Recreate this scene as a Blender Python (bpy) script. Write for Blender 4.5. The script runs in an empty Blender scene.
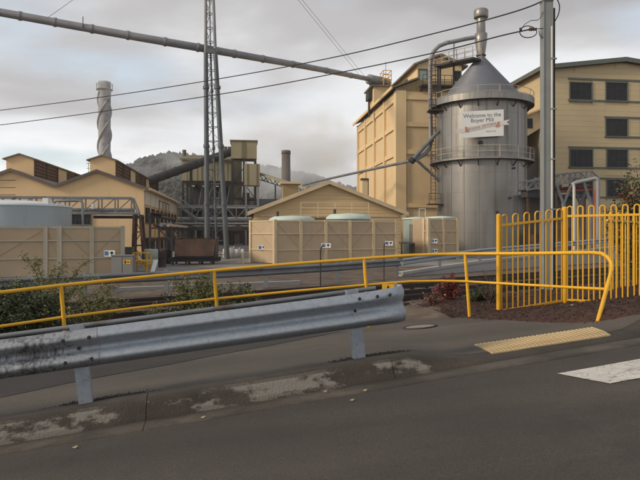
import bpy, math, random
from mathutils import Vector, Matrix, noise as mnoise

random.seed(11)
scene = bpy.context.scene
col = scene.collection
R = math.radians
E, F, CX, CY = 1.5, 600.0, 320.0, 232.0      # eye height, focal length and principal point (photo pixels)
G = -0.5                                     # level of the mill yard
V = Vector

# ------------------------------------------------------------------ camera, sky, sun, exposure
cam = bpy.data.cameras.new('camera')
cam.lens = F / 640 * 36; cam.sensor_width = 36; cam.shift_y = (CY - 240) / 640
cam.clip_start = 0.05; cam.clip_end = 12000
camo = bpy.data.objects.new('camera', cam); col.objects.link(camo)
camo.location = (0, 0, E); camo.rotation_euler = (R(90), 0, 0)
scene.camera = camo

SUN_DIR = V((-0.85, -0.36, 0.46)).normalized()       # towards the sun
world = bpy.data.worlds.new('World'); scene.world = world; world.use_nodes = True
wn, wl = world.node_tree.nodes, world.node_tree.links
wn.clear()
w_out = wn.new('ShaderNodeOutputWorld'); w_bg = wn.new('ShaderNodeBackground')
w_bg.inputs['Strength'].default_value = 0.1
w_sky = wn.new('ShaderNodeTexSky'); w_sky.sky_type = 'NISHITA'; w_sky.sun_disc = False
w_sky.sun_elevation = math.asin(SUN_DIR.z); w_sky.sun_rotation = math.atan2(SUN_DIR.x, SUN_DIR.y)
w_sky.dust_density = 2.0; w_sky.ozone_density = 1.0
def wmath(op, a=None, b=None, c=None):
    n = wn.new('ShaderNodeMath'); n.operation = op
    for i, q in enumerate((a, b, c)):
        if q is None: continue
        if isinstance(q, (int, float)): n.inputs[i].default_value = q
        else: wl.new(q, n.inputs[i])
    return n.outputs[0]
w_tc = wn.new('ShaderNodeTexCoord')
w_sep = wn.new('ShaderNodeSeparateXYZ'); wl.new(w_tc.outputs['Generated'], w_sep.inputs[0])
w_el = wmath('MAXIMUM', w_sep.outputs[2], 0.0)
w_den = wmath('ADD', w_el, 0.30)
w_com = wn.new('ShaderNodeCombineXYZ')
wl.new(wmath('DIVIDE', w_sep.outputs[0], w_den), w_com.inputs[0])
wl.new(wmath('DIVIDE', w_sep.outputs[1], w_den), w_com.inputs[1])
wl.new(wmath('MULTIPLY', w_el, 3.0), w_com.inputs[2])
def wnoise(scale, detail, rough, off, dist=0.0):
    m = wn.new('ShaderNodeVectorMath'); m.operation = 'ADD'; m.inputs[1].default_value = off
    wl.new(w_com.outputs[0], m.inputs[0])
    n = wn.new('ShaderNodeTexNoise'); n.inputs['Scale'].default_value = scale
    n.inputs['Detail'].default_value = detail; n.inputs['Roughness'].default_value = rough
    n.inputs['Distortion'].default_value = dist
    wl.new(m.outputs[0], n.inputs['Vector'])
    return n.outputs['Fac']
def wramp(fac, stops):
    r = wn.new('ShaderNodeValToRGB'); e = r.color_ramp.elements
    while len(e) < len(stops): e.new(0.5)
    for k, (p, c) in enumerate(stops): e[k].position = p; e[k].color = (*c, 1)
    r.color_ramp.interpolation = 'EASE'
    wl.new(fac, r.inputs[0]); return r.outputs[0]
w_n1 = wnoise(0.8, 6, 0.48, (2.2, 12.7, 4.4), 0.2)
w_n2 = wnoise(1.2, 7, 0.5, (9.3, 6.2, 7.2), 0.2)
w_thick = wmath('ADD', wmath('MULTIPLY_ADD', w_n1, 0.85, 0.12), wmath('MULTIPLY', w_el, 1.30))      # greyer overhead
w_cloud = wramp(w_thick, [(0.66, (0.97, 0.975, 0.99)), (0.80, (0.76, 0.77, 0.79)), (0.93, (0.46, 0.45, 0.455)), (1.0, (0.38, 0.37, 0.375))])
w_cs = wn.new('ShaderNodeVectorMath'); w_cs.operation = 'SCALE'; w_cs.inputs['Scale'].default_value = 9.6
wl.new(w_cloud, w_cs.inputs[0])
w_skys = wn.new('ShaderNodeVectorMath'); w_skys.operation = 'MULTIPLY_ADD'
w_skys.inputs[1].default_value = (0.9, 0.9, 0.9); w_skys.inputs[2].default_value = (3.4, 3.6, 3.6)
wl.new(w_sky.outputs[0], w_skys.inputs[0])
w_gap = wramp(w_n2, [(0.32, (0, 0, 0)), (0.52, (1, 1, 1))])
w_mix = wn.new('ShaderNodeMix'); w_mix.data_type = 'RGBA'
wl.new(w_gap, w_mix.inputs['Factor']); wl.new(w_skys.outputs[0], w_mix.inputs['A']); wl.new(w_cs.outputs[0], w_mix.inputs['B'])
wl.new(w_mix.outputs['Result'], w_bg.inputs['Color']); wl.new(w_bg.outputs[0], w_out.inputs[0])

sun = bpy.data.lights.new('sun', 'SUN'); sun.energy = 2.1; sun.angle = R(12); sun.color = (1.0, 0.87, 0.68)
suno = bpy.data.objects.new('sun', sun); col.objects.link(suno)
suno.rotation_euler = (-SUN_DIR).to_track_quat('-Z', 'Y').to_euler()
suno.location = SUN_DIR * 200

scene.cycles.volume_bounces = 3
vs = scene.view_settings
vs.view_transform = 'Standard'; vs.look = 'None'; vs.gamma = 1.0; vs.exposure = 0.3; vs.use_curve_mapping = False

# ------------------------------------------------------------------ measuring helpers
AN = R(7.4)                                   # the mill's grid is turned a little to the road
AX = V((math.cos(AN), math.sin(AN), 0)); AD = V((-math.sin(AN), math.cos(AN), 0))
TH = R(12); CT, ST = math.cos(TH), math.sin(TH)
def P(px, py, d): return V(((px - CX) / F * d, d, E - (py - CY) / F * d))
def zz(py, d): return E - (py - CY) / F * d
def fl(px, d, z=G): return V(((px - CX) / F * d, d, z))
def wR(p, px):                                # how far along the mill's x axis from p until column px
    k = (px - CX) / F; return (k * p.y - p.x) / (AX.x - k * AX.y)
def lD(p, px):
    k = (px - CX) / F; return (k * p.y - p.x) / (AD.x - k * AD.y)
def st(x, y): return (x * CT + y * ST, -x * ST + y * CT)
def RW(s, t, z): return V((s * CT - t * ST, s * ST + t * CT, z))
def seff(s):
    return s if abs(s) < 10 else math.copysign(10 + 6 * (1 - math.exp(-(abs(s) - 10) / 6)), s)
def z_road(s): return 0.04 + 0.11 * seff(s)
def smooth(a, b, x):
    q = min(1, max(0, (x - a) / (b - a))); return q * q * (3 - 2 * q)
def kh(s): return 1 - 0.88 * (smooth(1.85, 2.65, s) - smooth(4.15, 4.65, s))     # dropped kerb at the crossing
def z_pav(s, t):
    a = z_road(s) + 0.14 * kh(s); b = -0.083 + 0.0686 * seff(s)
    q = min(1.3, max(0, (t - 5.27) / 3.23))
    return a + (b - a) * q
def hit(px, py, zf):                          # pixel to a point of a surface given in road coordinates
    k = (px - CX) / F; m = (py - CY) / F; d = 1.0; last = None
    while d < 80:
        s, t = st(k * d, d)
        if E - m * d < zf(s, t): break
        d += 0.01
    s, t = st(k * d, d); return s, t, d

# ------------------------------------------------------------------ materials
MATS = {}
def mat(name, c, rough=0.6, metal=0.0, var=0.15, scale=2.0, bump=0.0, bscale=60.0, dirt=None, streak=None, island=0.0, spec=0.5):
    """dirt = (colour, coverage 0-1, scale); streak = (colour, coverage) for run-off marks"""
    if name in MATS: return MATS[name]
    m = bpy.data.materials.new(name); m.use_nodes = True; MATS[name] = m
    n, l = m.node_tree.nodes, m.node_tree.links
    b = n['Principled BSDF']; b.inputs['Roughness'].default_value = rough; b.inputs['Metallic'].default_value = metal
    b.inputs['Specular IOR Level'].default_value = spec
    geo = n.new('ShaderNodeNewGeometry')
    def nz(sc, det=5, ro=0.55, vec=None):
        q = n.new('ShaderNodeTexNoise'); q.inputs['Scale'].default_value = sc; q.inputs['Detail'].default_value = det
        q.inputs['Roughness'].default_value = ro; l.new(vec or geo.outputs['Position'], q.inputs['Vector']); return q.outputs['Fac']
    def mix(f, a, bb):
        q = n.new('ShaderNodeMix'); q.data_type = 'RGBA'
        if isinstance(f, float): q.inputs['Factor'].default_value = f
        else: l.new(f, q.inputs['Factor'])
        for key, x in (('A', a), ('B', bb)):
            if isinstance(x, tuple): q.inputs[key].default_value = (*x, 1)
            else: l.new(x, q.inputs[key])
        return q.outputs['Result']
    def ramp(f, lo, hi):
        q = n.new('ShaderNodeMapRange'); q.inputs['From Min'].default_value = lo; q.inputs['From Max'].default_value = hi
        l.new(f, q.inputs['Value']); return q.outputs['Result']
    dk = tuple(max(0, x * (1 - var)) for x in c); lt = tuple(min(1, x * (1 + var)) for x in c)
    out = mix(ramp(nz(scale), 0.3, 0.7), dk, lt)
    if island:
        out2 = mix(geo.outputs['Random Per Island'], tuple(x * (1 - island) for x in c), tuple(min(1, x * (1 + island)) for x in c))
        out = mix(0.6, out, out2)
    if dirt:
        dc, cov, ds = dirt
        out = mix(ramp(nz(ds, 8, 0.65), 0.72 - cov * 0.5, 0.80 - cov * 0.38), out, dc)
    if streak:
        sc, cov = streak
        mp = n.new('ShaderNodeVectorMath'); mp.operation = 'MULTIPLY'; mp.inputs[1].default_value = (3.0, 3.0, 0.12)
        l.new(geo.outputs['Position'], mp.inputs[0])
        out = mix(ramp(nz(1.0, 6, 0.6, mp.outputs[0]), 0.75 - cov * 0.5, 1.0 - cov * 0.4), out, sc)
    l.new(out, b.inputs['Base Color'])
    r0 = n.new('ShaderNodeMapRange'); r0.inputs['To Min'].default_value = max(0.05, rough - 0.12); r0.inputs['To Max'].default_value = min(1, rough + 0.12)
    l.new(nz(scale * 3.1), r0.inputs['Value']); l.new(r0.outputs[0], b.inputs['Roughness'])
    if bump:
        bp = n.new('ShaderNodeBump'); bp.inputs['Strength'].default_value = bump; bp.inputs['Distance'].default_value = 0.02
        l.new(nz(bscale, 4), bp.inputs['Height']); l.new(bp.outputs[0], b.inputs['Normal'])
    return m

def asphalt(name, c, patch, speck=0.35):
    m = mat(name, c, 0.85, 0, 0.18, 0.7, 0.35, 130, dirt=(patch, 0.30, 0.9))
    n, l = m.node_tree.nodes, m.node_tree.links
    b = n['Principled BSDF']; src = b.inputs['Base Color'].links[0].from_socket
    geo = n.new('ShaderNodeNewGeometry')
    q = n.new('ShaderNodeTexNoise'); q.inputs['Scale'].default_value = 95; q.inputs['Detail'].default_value = 3
    l.new(geo.outputs['Position'], q.inputs['Vector'])
    mr = n.new('ShaderNodeMapRange'); mr.inputs['From Min'].default_value = 0.3; mr.inputs['From Max'].default_value = 0.7
    mr.inputs['To Min'].default_value = 1 - speck; mr.inputs['To Max'].default_value = 1 + speck
    l.new(q.outputs['Fac'], mr.inputs['Value'])
    # faint wheel polish running along the road
    mp = n.new('ShaderNodeMapping'); mp.inputs['Rotation'].default_value = (0, 0, -TH); mp.inputs['Scale'].default_value = (0.12, 1.6, 1)
    l.new(geo.outputs['Position'], mp.inputs['Vector'])
    q2 = n.new('ShaderNodeTexNoise'); q2.inputs['Scale'].default_value = 1.0; q2.inputs['Detail'].default_value = 6
    l.new(mp.outputs[0], q2.inputs['Vector'])
    mr2 = n.new('ShaderNodeMapRange'); mr2.inputs['From Min'].default_value = 0.3; mr2.inputs['From Max'].default_value = 0.7
    mr2.inputs['To Min'].default_value = 0.78; mr2.inputs['To Max'].default_value = 1.2
    l.new(q2.outputs['Fac'], mr2.inputs['Value'])
    mu = n.new('ShaderNodeMath'); mu.operation = 'MULTIPLY'; l.new(mr.outputs[0], mu.inputs[0]); l.new(mr2.outputs[0], mu.inputs[1])
    sc = n.new('ShaderNodeVectorMath'); sc.operation = 'SCALE'; l.new(src, sc.inputs[0]); l.new(mu.outputs[0], sc.inputs['Scale'])
    l.new(sc.outputs[0], b.inputs['Base Color'])
    return m

M_ROAD = asphalt('asphalt_road', (0.062, 0.052, 0.045), (0.049, 0.041, 0.036))
M_PAV = asphalt('asphalt_path', (0.088, 0.076, 0.064), (0.068, 0.058, 0.049))
M_PAVD = asphalt('asphalt_path_dark', (0.037, 0.031, 0.030), (0.030, 0.026, 0.025))
M_KERB = mat('kerb_concrete', (0.050, 0.040, 0.032), 0.9, 0, 0.35, 2.5, 0.5, 45, dirt=(0.0, 0, 1) and ((0.045, 0.038, 0.032), 0.35, 3.0))
M_TRAY = mat('gutter_concrete', (0.105, 0.088, 0.072), 0.9, 0, 0.35, 1.2, 0.4, 60, dirt=((0.050, 0.042, 0.035), 0.6, 1.1))
M_WHITE = mat('road_paint', (0.56, 0.53, 0.49), 0.8, 0, 0.1, 6, 0.3, 90, dirt=((0.16, 0.15, 0.14), 0.28, 14))
M_GALV = mat('galvanised_steel', (0.36, 0.395, 0.435), 0.55, 0.65, 0.10, 22, 0.06, 60, dirt=((0.27, 0.29, 0.31), 0.30, 26))
M_GALVD = mat('galvanised_scuffed', (0.33, 0.345, 0.37), 0.55, 0.6, 0.15, 20, 0.1, 40, dirt=((0.10, 0.09, 0.085), 0.12, 5))
M_YEL = mat('yellow_paint', (0.76, 0.40, 0.018), 0.42, 0, 0.07, 4, 0.03, 80, dirt=((0.42, 0.23, 0.03), 0.16, 9))
M_SOIL = mat('ballast_soil', (0.115, 0.082, 0.060), 0.95, 0, 0.45, 1.2, 0.8, 30, dirt=((0.20, 0.16, 0.125), 0.35, 3))
M_MULCH = mat('mulch', (0.050, 0.022, 0.015), 0.95, 0, 0.5, 9, 1.0, 40)
M_CHIP = mat('bark_chip', (0.050, 0.023, 0.015), 0.9, 0, 0.3, 5, island=0.9)
M_YARD = mat('yard_concrete', (0.24, 0.225, 0.21), 0.9, 0, 0.2, 0.3, 0.3, 20, dirt=((0.14, 0.13, 0.12), 0.5, 0.25))
M_TACT = mat('tactile_buff', (0.50, 0.37, 0.20), 0.8, 0, 0.12, 5, 0.1, 90, dirt=((0.28, 0.21, 0.13), 0.25, 10))
M_IRON = mat('cast_iron_cover', (0.26, 0.235, 0.20), 0.7, 0.2, 0.15, 8)
M_CREAM = mat('cream_wall', (0.72, 0.53, 0.295), 0.8, 0, 0.06, 0.25, 0.05, 8, streak=((0.56, 0.41, 0.215), 0.30))
M_CREAM2 = mat('cream_panel', (0.69, 0.505, 0.285), 0.8, 0, 0.05, 0.4, 0.05, 8, streak=((0.53, 0.39, 0.205), 0.32))
M_LEFT = mat('apricot_wall', (0.70, 0.485, 0.265), 0.85, 0, 0.06, 0.3, 0.05, 8, streak=((0.50, 0.34, 0.17), 0.28))
M_BOARD = mat('weatherboard', (0.64, 0.455, 0.24), 0.8, 0, 0.10, 0.5, island=0.06, streak=((0.50, 0.34, 0.16), 0.25))
M_BRICKW = mat('buff_cladding', (0.56, 0.44, 0.26), 0.85, 0, 0.10, 0.5, island=0.07, streak=((0.44, 0.33, 0.18), 0.25))
M_FASCIA = mat('fascia_brown', (0.33, 0.24, 0.12), 0.85, 0, 0.12, 0.5, streak=((0.22, 0.16, 0.08), 0.4))
M_TRIM = mat('trim_grey_green', (0.115, 0.125, 0.105), 0.7, 0, 0.12, 2)
M_ROOF = mat('roof_iron', (0.20, 0.165, 0.125), 0.75, 0.0, 0.2, 0.5, streak=((0.10, 0.07, 0.05), 0.4))
M_BROWN = mat('louvre_brown', (0.13, 0.082, 0.055), 0.8, 0, 0.25, 1)
M_GLASS = mat('window_glass', (0.012, 0.014, 0.017), 0.25, 0, 0.5, 0.4, spec=0.22)
M_BUND = mat('bund_board', (0.46, 0.345, 0.225), 0.85, 0, 0.10, 0.6, streak=((0.38, 0.28, 0.18), 0.35))
M_BUNDF = mat('bund_frame', (0.60, 0.47, 0.29), 0.7, 0, 0.10, 1.5)
M_BUNDL = mat('bund_frame_grey', (0.42, 0.375, 0.29), 0.7, 0, 0.10, 1.5)
M_TANK = mat('tank_grey_blue', (0.34, 0.40, 0.42), 0.6, 0, 0.08, 0.6, streak=((0.27, 0.31, 0.32), 0.3))
M_TANKW = mat('tank_roof_white', (0.62, 0.66, 0.68), 0.6, 0, 0.07, 0.6)
M_TANKG = mat('tank_green', (0.30, 0.35, 0.31), 0.6, 0, 0.12, 0.8, streak=((0.16, 0.15, 0.12), 0.35))
M_LID = mat('lid_green', (0.50, 0.58, 0.52), 0.6, 0, 0.08, 1)
M_SILO = mat('silo_steel', (0.265, 0.25, 0.23), 0.42, 0.6, 0.12, 0.35, streak=((0.15, 0.085, 0.055), 0.44), island=0.18)
M_CONE = mat('silo_cone', (0.17, 0.175, 0.195), 0.5, 0.4, 0.10, 0.8, streak=((0.17, 0.17, 0.19), 0.35))
M_RUSTY = mat('rusty_steel', (0.085, 0.048, 0.033), 0.85, 0.1, 0.35, 2, dirt=((0.045, 0.035, 0.032), 0.4, 1.5))
M_DARK = mat('dark_steel', (0.040, 0.038, 0.040), 0.7, 0.2, 0.25, 1)
M_STEELG = mat('grey_steel', (0.19, 0.20, 0.21), 0.6, 0.3, 0.18, 1, dirt=((0.11, 0.085, 0.07), 0.3, 1.5))
M_MAST = mat('mast_steel', (0.105, 0.115, 0.125), 0.55, 0.4, 0.15, 1)
M_PIPE = mat('pipe_grey', (0.25, 0.25, 0.26), 0.6, 0.2, 0.15, 0.8, streak=((0.13, 0.12, 0.12), 0.3))
M_TAN = mat('plant_tan', (0.31, 0.275, 0.175), 0.85, 0, 0.10, 0.3, streak=((0.20, 0.17, 0.09), 0.4))
M_TAND = mat('plant_tan_dark', (0.155, 0.135, 0.085), 0.85, 0, 0.12, 0.4)
M_STACK = mat('stack_concrete', (0.36, 0.35, 0.35), 0.85, 0, 0.15, 0.5, dirt=((0.20, 0.19, 0.18), 0.4, 0.8))
M_STACKB = mat('stack_brown', (0.125, 0.105, 0.095), 0.85, 0, 0.2, 0.3)
M_WIRE = mat('wire_black', (0.018, 0.016, 0.016), 0.7)
M_WIREG = mat('wire_grey', (0.22, 0.22, 0.23), 0.7)
M_POLE = mat('pole_grey', (0.25, 0.26, 0.255), 0.6, 0.2, 0.10, 2, streak=((0.22, 0.20, 0.18), 0.3))
M_PIPEW = mat('pipe_pale', (0.55, 0.54, 0.50), 0.6, 0, 0.08, 2)
M_SIGN = mat('sign_white', (0.80, 0.79, 0.75), 0.5, 0, 0.03, 1)
M_INK = mat('sign_ink', (0.12, 0.12, 0.14), 0.6)
M_RIB = mat('ribbon_cream', (0.74, 0.66, 0.60), 0.6, 0, 0.05, 2)
M_RIBR = mat('ribbon_end_red', (0.50, 0.25, 0.17), 0.6, 0, 0.1, 3)
M_RIBT = mat('ribbon_ink', (0.26, 0.20, 0.22), 0.6)
M_BLUE = mat('placard_blue', (0.10, 0.17, 0.34), 0.6)
M_HILL = mat('hill_soil', (0.075, 0.068, 0.055), 0.95, 0, 0.35, 0.02)
M_WOOD = mat('hill_tree', (0.045, 0.048, 0.036), 0.95, 0, 0.4, 0.02, island=0.5)
M_BARK = mat('bark', (0.085, 0.062, 0.045), 0.9, 0, 0.3, 8)
M_LDARK = mat('leaf_dark_green', (0.050, 0.062, 0.022), 0.6, 0, 0.35, 4, island=0.5)
M_LOLIVE = mat('leaf_olive', (0.17, 0.165, 0.055), 0.6, 0, 0.30, 3, island=0.45)
M_LGREEN = mat('leaf_green', (0.075, 0.095, 0.030), 0.6, 0, 0.35, 4, island=0.5)
M_LRED = mat('leaf_red', (0.17, 0.032, 0.024), 0.6, 0, 0.35, 5, island=0.5)
M_STRAW = mat('dry_stalk', (0.30, 0.23, 0.14), 0.8, 0, 0.25, 6, island=0.4)
M_RAILS = mat('rail_steel', (0.060, 0.045, 0.038), 0.5, 0.5, 0.2, 2)
M_SLEEP = mat('sleeper', (0.085, 0.066, 0.050), 0.9, 0, 0.3, 2)
M_GREYBOX = mat('cabinet_grey', (0.19, 0.185, 0.18), 0.7, 0, 0.1, 1)
M_WHITEP = mat('white_poly', (0.60, 0.59, 0.56), 0.6, 0, 0.08, 2)
M_REDP = mat('pipe_red', (0.30, 0.075, 0.055), 0.7, 0, 0.2, 2)
M_WALLC = mat('ramp_concrete', (0.36, 0.35, 0.33), 0.9, 0, 0.15, 0.6, streak=((0.22, 0.21, 0.19), 0.35))

def kerb_paint():                                # worn white paint left on the kerb face
    m = M_KERB.copy(); m.name = 'kerb_face_worn_paint'
    n, l = m.node_tree.nodes, m.node_tree.links
    b = n['Principled BSDF']; src = b.inputs['Base Color'].links[0].from_socket
    geo = n.new('ShaderNodeNewGeometry')
    mp = n.new('ShaderNodeMapping'); mp.inputs['Rotation'].default_value = (0, 0, -TH); mp.inputs['Scale'].default_value = (0.9, 1, 2.2)
    l.new(geo.outputs['Position'], mp.inputs['Vector'])
    q = n.new('ShaderNodeTexNoise'); q.inputs['Scale'].default_value = 1.7; q.inputs['Detail'].default_value = 9; q.inputs['Roughness'].default_value = 0.68
    l.new(mp.outputs[0], q.inputs['Vector'])
    mr = n.new('ShaderNodeMapRange'); mr.inputs['From Min'].default_value = 0.485; mr.inputs['From Max'].default_value = 0.54
    mr.inputs['To Max'].default_value = 0.9
    l.new(q.outputs['Fac'], mr.inputs['Value'])
    mx = n.new('ShaderNodeMix'); mx.data_type = 'RGBA'; mx.inputs['B'].default_value = (0.21, 0.195, 0.17, 1)
    sp = n.new('ShaderNodeSeparateXYZ'); l.new(geo.outputs['True Normal'], sp.inputs[0])
    fr = n.new('ShaderNodeMapRange'); fr.inputs['From Min'].default_value = 0.90; fr.inputs['From Max'].default_value = 0.70; l.new(sp.outputs[2], fr.inputs['Value'])
    mm = n.new('ShaderNodeMath'); mm.operation = 'MULTIPLY'; l.new(mr.outputs[0], mm.inputs[0]); l.new(fr.outputs[0], mm.inputs[1])
    l.new(mm.outputs[0], mx.inputs['Factor']); l.new(src, mx.inputs['A']); l.new(mx.outputs['Result'], b.inputs['Base Color'])
    return m
M_KERBP = kerb_paint()
def scuffs(m):                                   # upright scrape marks, gathered in patches
    n, l = m.node_tree.nodes, m.node_tree.links
    b = n['Principled BSDF']; src = b.inputs['Base Color'].links[0].from_socket; geo = n.new('ShaderNodeNewGeometry')
    mp = n.new('ShaderNodeVectorMath'); mp.operation = 'MULTIPLY'; mp.inputs[1].default_value = (38, 38, 2.2); l.new(geo.outputs['Position'], mp.inputs[0])
    q = n.new('ShaderNodeTexNoise'); q.inputs['Scale'].default_value = 1.0; q.inputs['Detail'].default_value = 4; l.new(mp.outputs[0], q.inputs['Vector'])
    q2 = n.new('ShaderNodeTexNoise'); q2.inputs['Scale'].default_value = 2.3; q2.inputs['Detail'].default_value = 3; l.new(geo.outputs['Position'], q2.inputs['Vector'])
    ad = n.new('ShaderNodeMath'); ad.operation = 'ADD'; l.new(q.outputs['Fac'], ad.inputs[0]); l.new(q2.outputs['Fac'], ad.inputs[1])
    mr = n.new('ShaderNodeMapRange'); mr.inputs['From Min'].default_value = 0.94; mr.inputs['From Max'].default_value = 1.22; mr.inputs['To Max'].default_value = 0.85; l.new(ad.outputs[0], mr.inputs['Value'])
    mx = n.new('ShaderNodeMix'); mx.data_type = 'RGBA'; mx.inputs['B'].default_value = (0.05, 0.045, 0.042, 1); l.new(mr.outputs[0], mx.inputs['Factor']); l.new(src, mx.inputs['A']); l.new(mx.outputs['Result'], b.inputs['Base Color'])
scuffs(M_GALVD)
def cracks(m):                                   # the paint has cracked into plates
    n, l = m.node_tree.nodes, m.node_tree.links
    b = n['Principled BSDF']; src = b.inputs['Base Color'].links[0].from_socket; geo = n.new('ShaderNodeNewGeometry')
    nz = n.new('ShaderNodeTexNoise'); nz.inputs['Scale'].default_value = 5; l.new(geo.outputs['Position'], nz.inputs['Vector'])
    ad = n.new('ShaderNodeVectorMath'); ad.operation = 'MULTIPLY_ADD'; ad.inputs[1].default_value = (0.25, 0.25, 0); l.new(nz.outputs['Color'], ad.inputs[0]); l.new(geo.outputs['Position'], ad.inputs[2])
    vo = n.new('ShaderNodeTexVoronoi'); vo.feature = 'DISTANCE_TO_EDGE'; vo.inputs['Scale'].default_value = 7.5; l.new(ad.outputs[0], vo.inputs['Vector'])
    mr = n.new('ShaderNodeMapRange'); mr.inputs['From Min'].default_value = 0.0; mr.inputs['From Max'].default_value = 0.035; l.new(vo.outputs['Distance'], mr.inputs['Value'])
    mx = n.new('ShaderNodeMix'); mx.data_type = 'RGBA'; mx.inputs['A'].default_value = (0.27, 0.255, 0.235, 1); l.new(mr.outputs[0], mx.inputs['Factor']); l.new(src, mx.inputs['B']); l.new(mx.outputs['Result'], b.inputs['Base Color'])
cracks(M_WHITE)

# ------------------------------------------------------------------ mesh helpers
class MB:
    def __init__(s): s.v = []; s.f = []; s.sm = []
    def add(s, vs_, fs, smooth_=False):
        o = len(s.v); s.v += [V(q) for q in vs_]
        for f in fs: s.f.append([i + o for i in f]); s.sm.append(smooth_)
        return s
    def b2(s, x0, x1, y0, y1, z0, z1):
        return s.add([(x0, y0, z0), (x1, y0, z0), (x1, y1, z0), (x0, y1, z0), (x0, y0, z1), (x1, y0, z1), (x1, y1, z1), (x0, y1, z1)],
                     [(0, 3, 2, 1), (4, 5, 6, 7), (0, 1, 5, 4), (1, 2, 6, 5), (2, 3, 7, 6), (3, 0, 4, 7)])
    def bar(s, p0, p1, w, h=None, up=(0, 0, 1)):
        p0, p1 = V(p0), V(p1); h = h or w
        a = (p1 - p0).normalized(); u = V(up)
        if abs(a.dot(u)) > 0.98: u = V((0, 1, 0))
        x = a.cross(u).normalized(); y = x.cross(a)
        q = [x * (w / 2 * i) + y * (h / 2 * j) for i, j in ((-1, -1), (1, -1), (1, 1), (-1, 1))]
        return s.add([p0 + k for k in q] + [p1 + k for k in q], [(0, 3, 2, 1), (4, 5, 6, 7), (0, 1, 5, 4), (1, 2, 6, 5), (2, 3, 7, 6), (3, 0, 4, 7)])
    def cyl(s, p0, p1, r0, r1=None, n=12, caps=True, smooth_=True):
        p0, p1 = V(p0), V(p1); r1 = r0 if r1 is None else r1
        a = (p1 - p0).normalized(); u = V((0, 0, 1)) if abs(a.z) < 0.9 else V((0, 1, 0))
        x = a.cross(u).normalized(); y = x.cross(a)
        ring = [x * math.cos(2 * math.pi * k / n) + y * math.sin(2 * math.pi * k / n) for k in range(n)]
        s.add([p0 + k * r0 for k in ring] + [p1 + k * r1 for k in ring], [(k, n + k, n + (k + 1) % n, (k + 1) % n) for k in range(n)][:], smooth_)
        if caps:
            s.add([p0 + k * r0 for k in ring], [list(range(n))]); s.add([p1 + k * r1 for k in ring], [list(range(n))[::-1]])
        return s
    def tube(s, pts, r, n=8, caps=True, closed=False):
        pts = [V(p) for p in pts]; m = len(pts); rs = r if isinstance(r, list) else [r] * m
        rings = []; x = None
        for i, p in enumerate(pts):
            a = (pts[(i + 1) % m] - pts[i - 1]) if closed else (pts[min(i + 1, m - 1)] - pts[max(i - 1, 0)])
            a.normalize()
            if x is None:
                u = V((0, 0, 1)) if abs(a.z) < 0.9 else V((0, 1, 0)); x = a.cross(u).normalized()
            else:
                x = (x - a * x.dot(a)).normalized()
            y = x.cross(a)
            rings.append([p + (x * math.cos(2 * math.pi * k / n) + y * math.sin(2 * math.pi * k / n)) * rs[i] for k in range(n)])
        fs = []
        for i in range(m if closed else m - 1):
            j = (i + 1) % m
            fs += [(i * n + k, j * n + k, j * n + (k + 1) % n, i * n + (k + 1) % n) for k in range(n)]
        s.add([q for rg in rings for q in rg], fs, True)
        if caps and not closed:
            s.add(rings[0], [list(range(n))]); s.add(rings[-1], [list(range(n))[::-1]])
        return s
    def prism(s, poly, ext):
        poly = [V(p) for p in poly]; n = len(poly); ext = V(ext)
        return s.add(poly + [p + ext for p in poly], [list(range(n))[::-1], list(range(n, 2 * n))] + [(k, (k + 1) % n, n + (k + 1) % n, n + k) for k in range(n)])
    def lathe(s, prof, n=32, c=(0, 0, 0), smooth_=True):
        c = V(c); m = len(prof)
        vs_ = [c + V((r * math.cos(2 * math.pi * k / n), r * math.sin(2 * math.pi * k / n), z)) for r, z in prof for k in range(n)]
        return s.add(vs_, [(i * n + k, i * n + (k + 1) % n, (i + 1) * n + (k + 1) % n, (i + 1) * n + k) for i in range(m - 1) for k in range(n)], smooth_)
    def sweep(s, prof, pts, frames, smooth_=False):
        n = len(prof); m = len(pts)
        vs_ = [p + a * u + b * w for p, (a, b) in zip(pts, frames) for u, w in prof]
        fs = [(i * n + k, i * n + (k + 1) % n, (i + 1) * n + (k + 1) % n, (i + 1) * n + k) for i in range(m - 1) for k in range(n)]
        s.add(vs_, fs, smooth_)
        s.add(vs_[:n], [list(range(n))[::-1]]); s.add(vs_[-n:], [list(range(n))])
        return s
    def build(s, name, m, parent=None, at=None, world_=False):
        vs_ = s.v
        if parent is not None and world_:
            inv = MX[parent.name].inverted(); vs_ = [inv @ v for v in vs_]
        elif at is not None:
            vs_ = [v - V(at) for v in vs_]
        me = bpy.data.meshes.new(name); me.from_pydata([tuple(v) for v in vs_], [], s.f)
        me.polygons.foreach_set('use_smooth', s.sm); me.materials.append(m); me.update()
        return link(name, me, parent, at)
MX = {}
def link(name, me, parent=None, at=None, loc=None):
    o = bpy.data.objects.new(name, me); col.objects.link(o)
    if parent is not None: o.parent = parent
    elif at is not None: o.location = at
    if loc is not None: o.location = loc
    MX[o.name] = (MX[parent.name] if parent is not None and parent.name in MX else Matrix.Identity(4)) @ Matrix.Translation(o.location)
    return o
def thing(name, label, cat, loc=(0, 0, 0), rz=0.0, group=None):
    o = bpy.data.objects.new(name, None); col.objects.link(o)
    o.empty_display_size = 0.2; o.location = loc; o.rotation_euler = (0, 0, rz)
    MX[o.name] = Matrix.Translation(V(loc)) @ Matrix.Rotation(rz, 4, 'Z')
    return tag(o, label, cat, group)
def tag(o, label, cat, group=None):
    o['label'] = label; o['category'] = cat
    if group: o['group'] = group
    return o
def struct(o): o['kind'] = 'structure'; return o
def stuff(o, label=None, cat=None):
    o['kind'] = 'stuff'
    if label: o['label'] = label
    if cat: o['category'] = cat
    return o
def share(name, me, parent, loc, rz=0.0):
    o = link(name, me, parent, None, loc); o.rotation_euler = (0, 0, rz); return o
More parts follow.
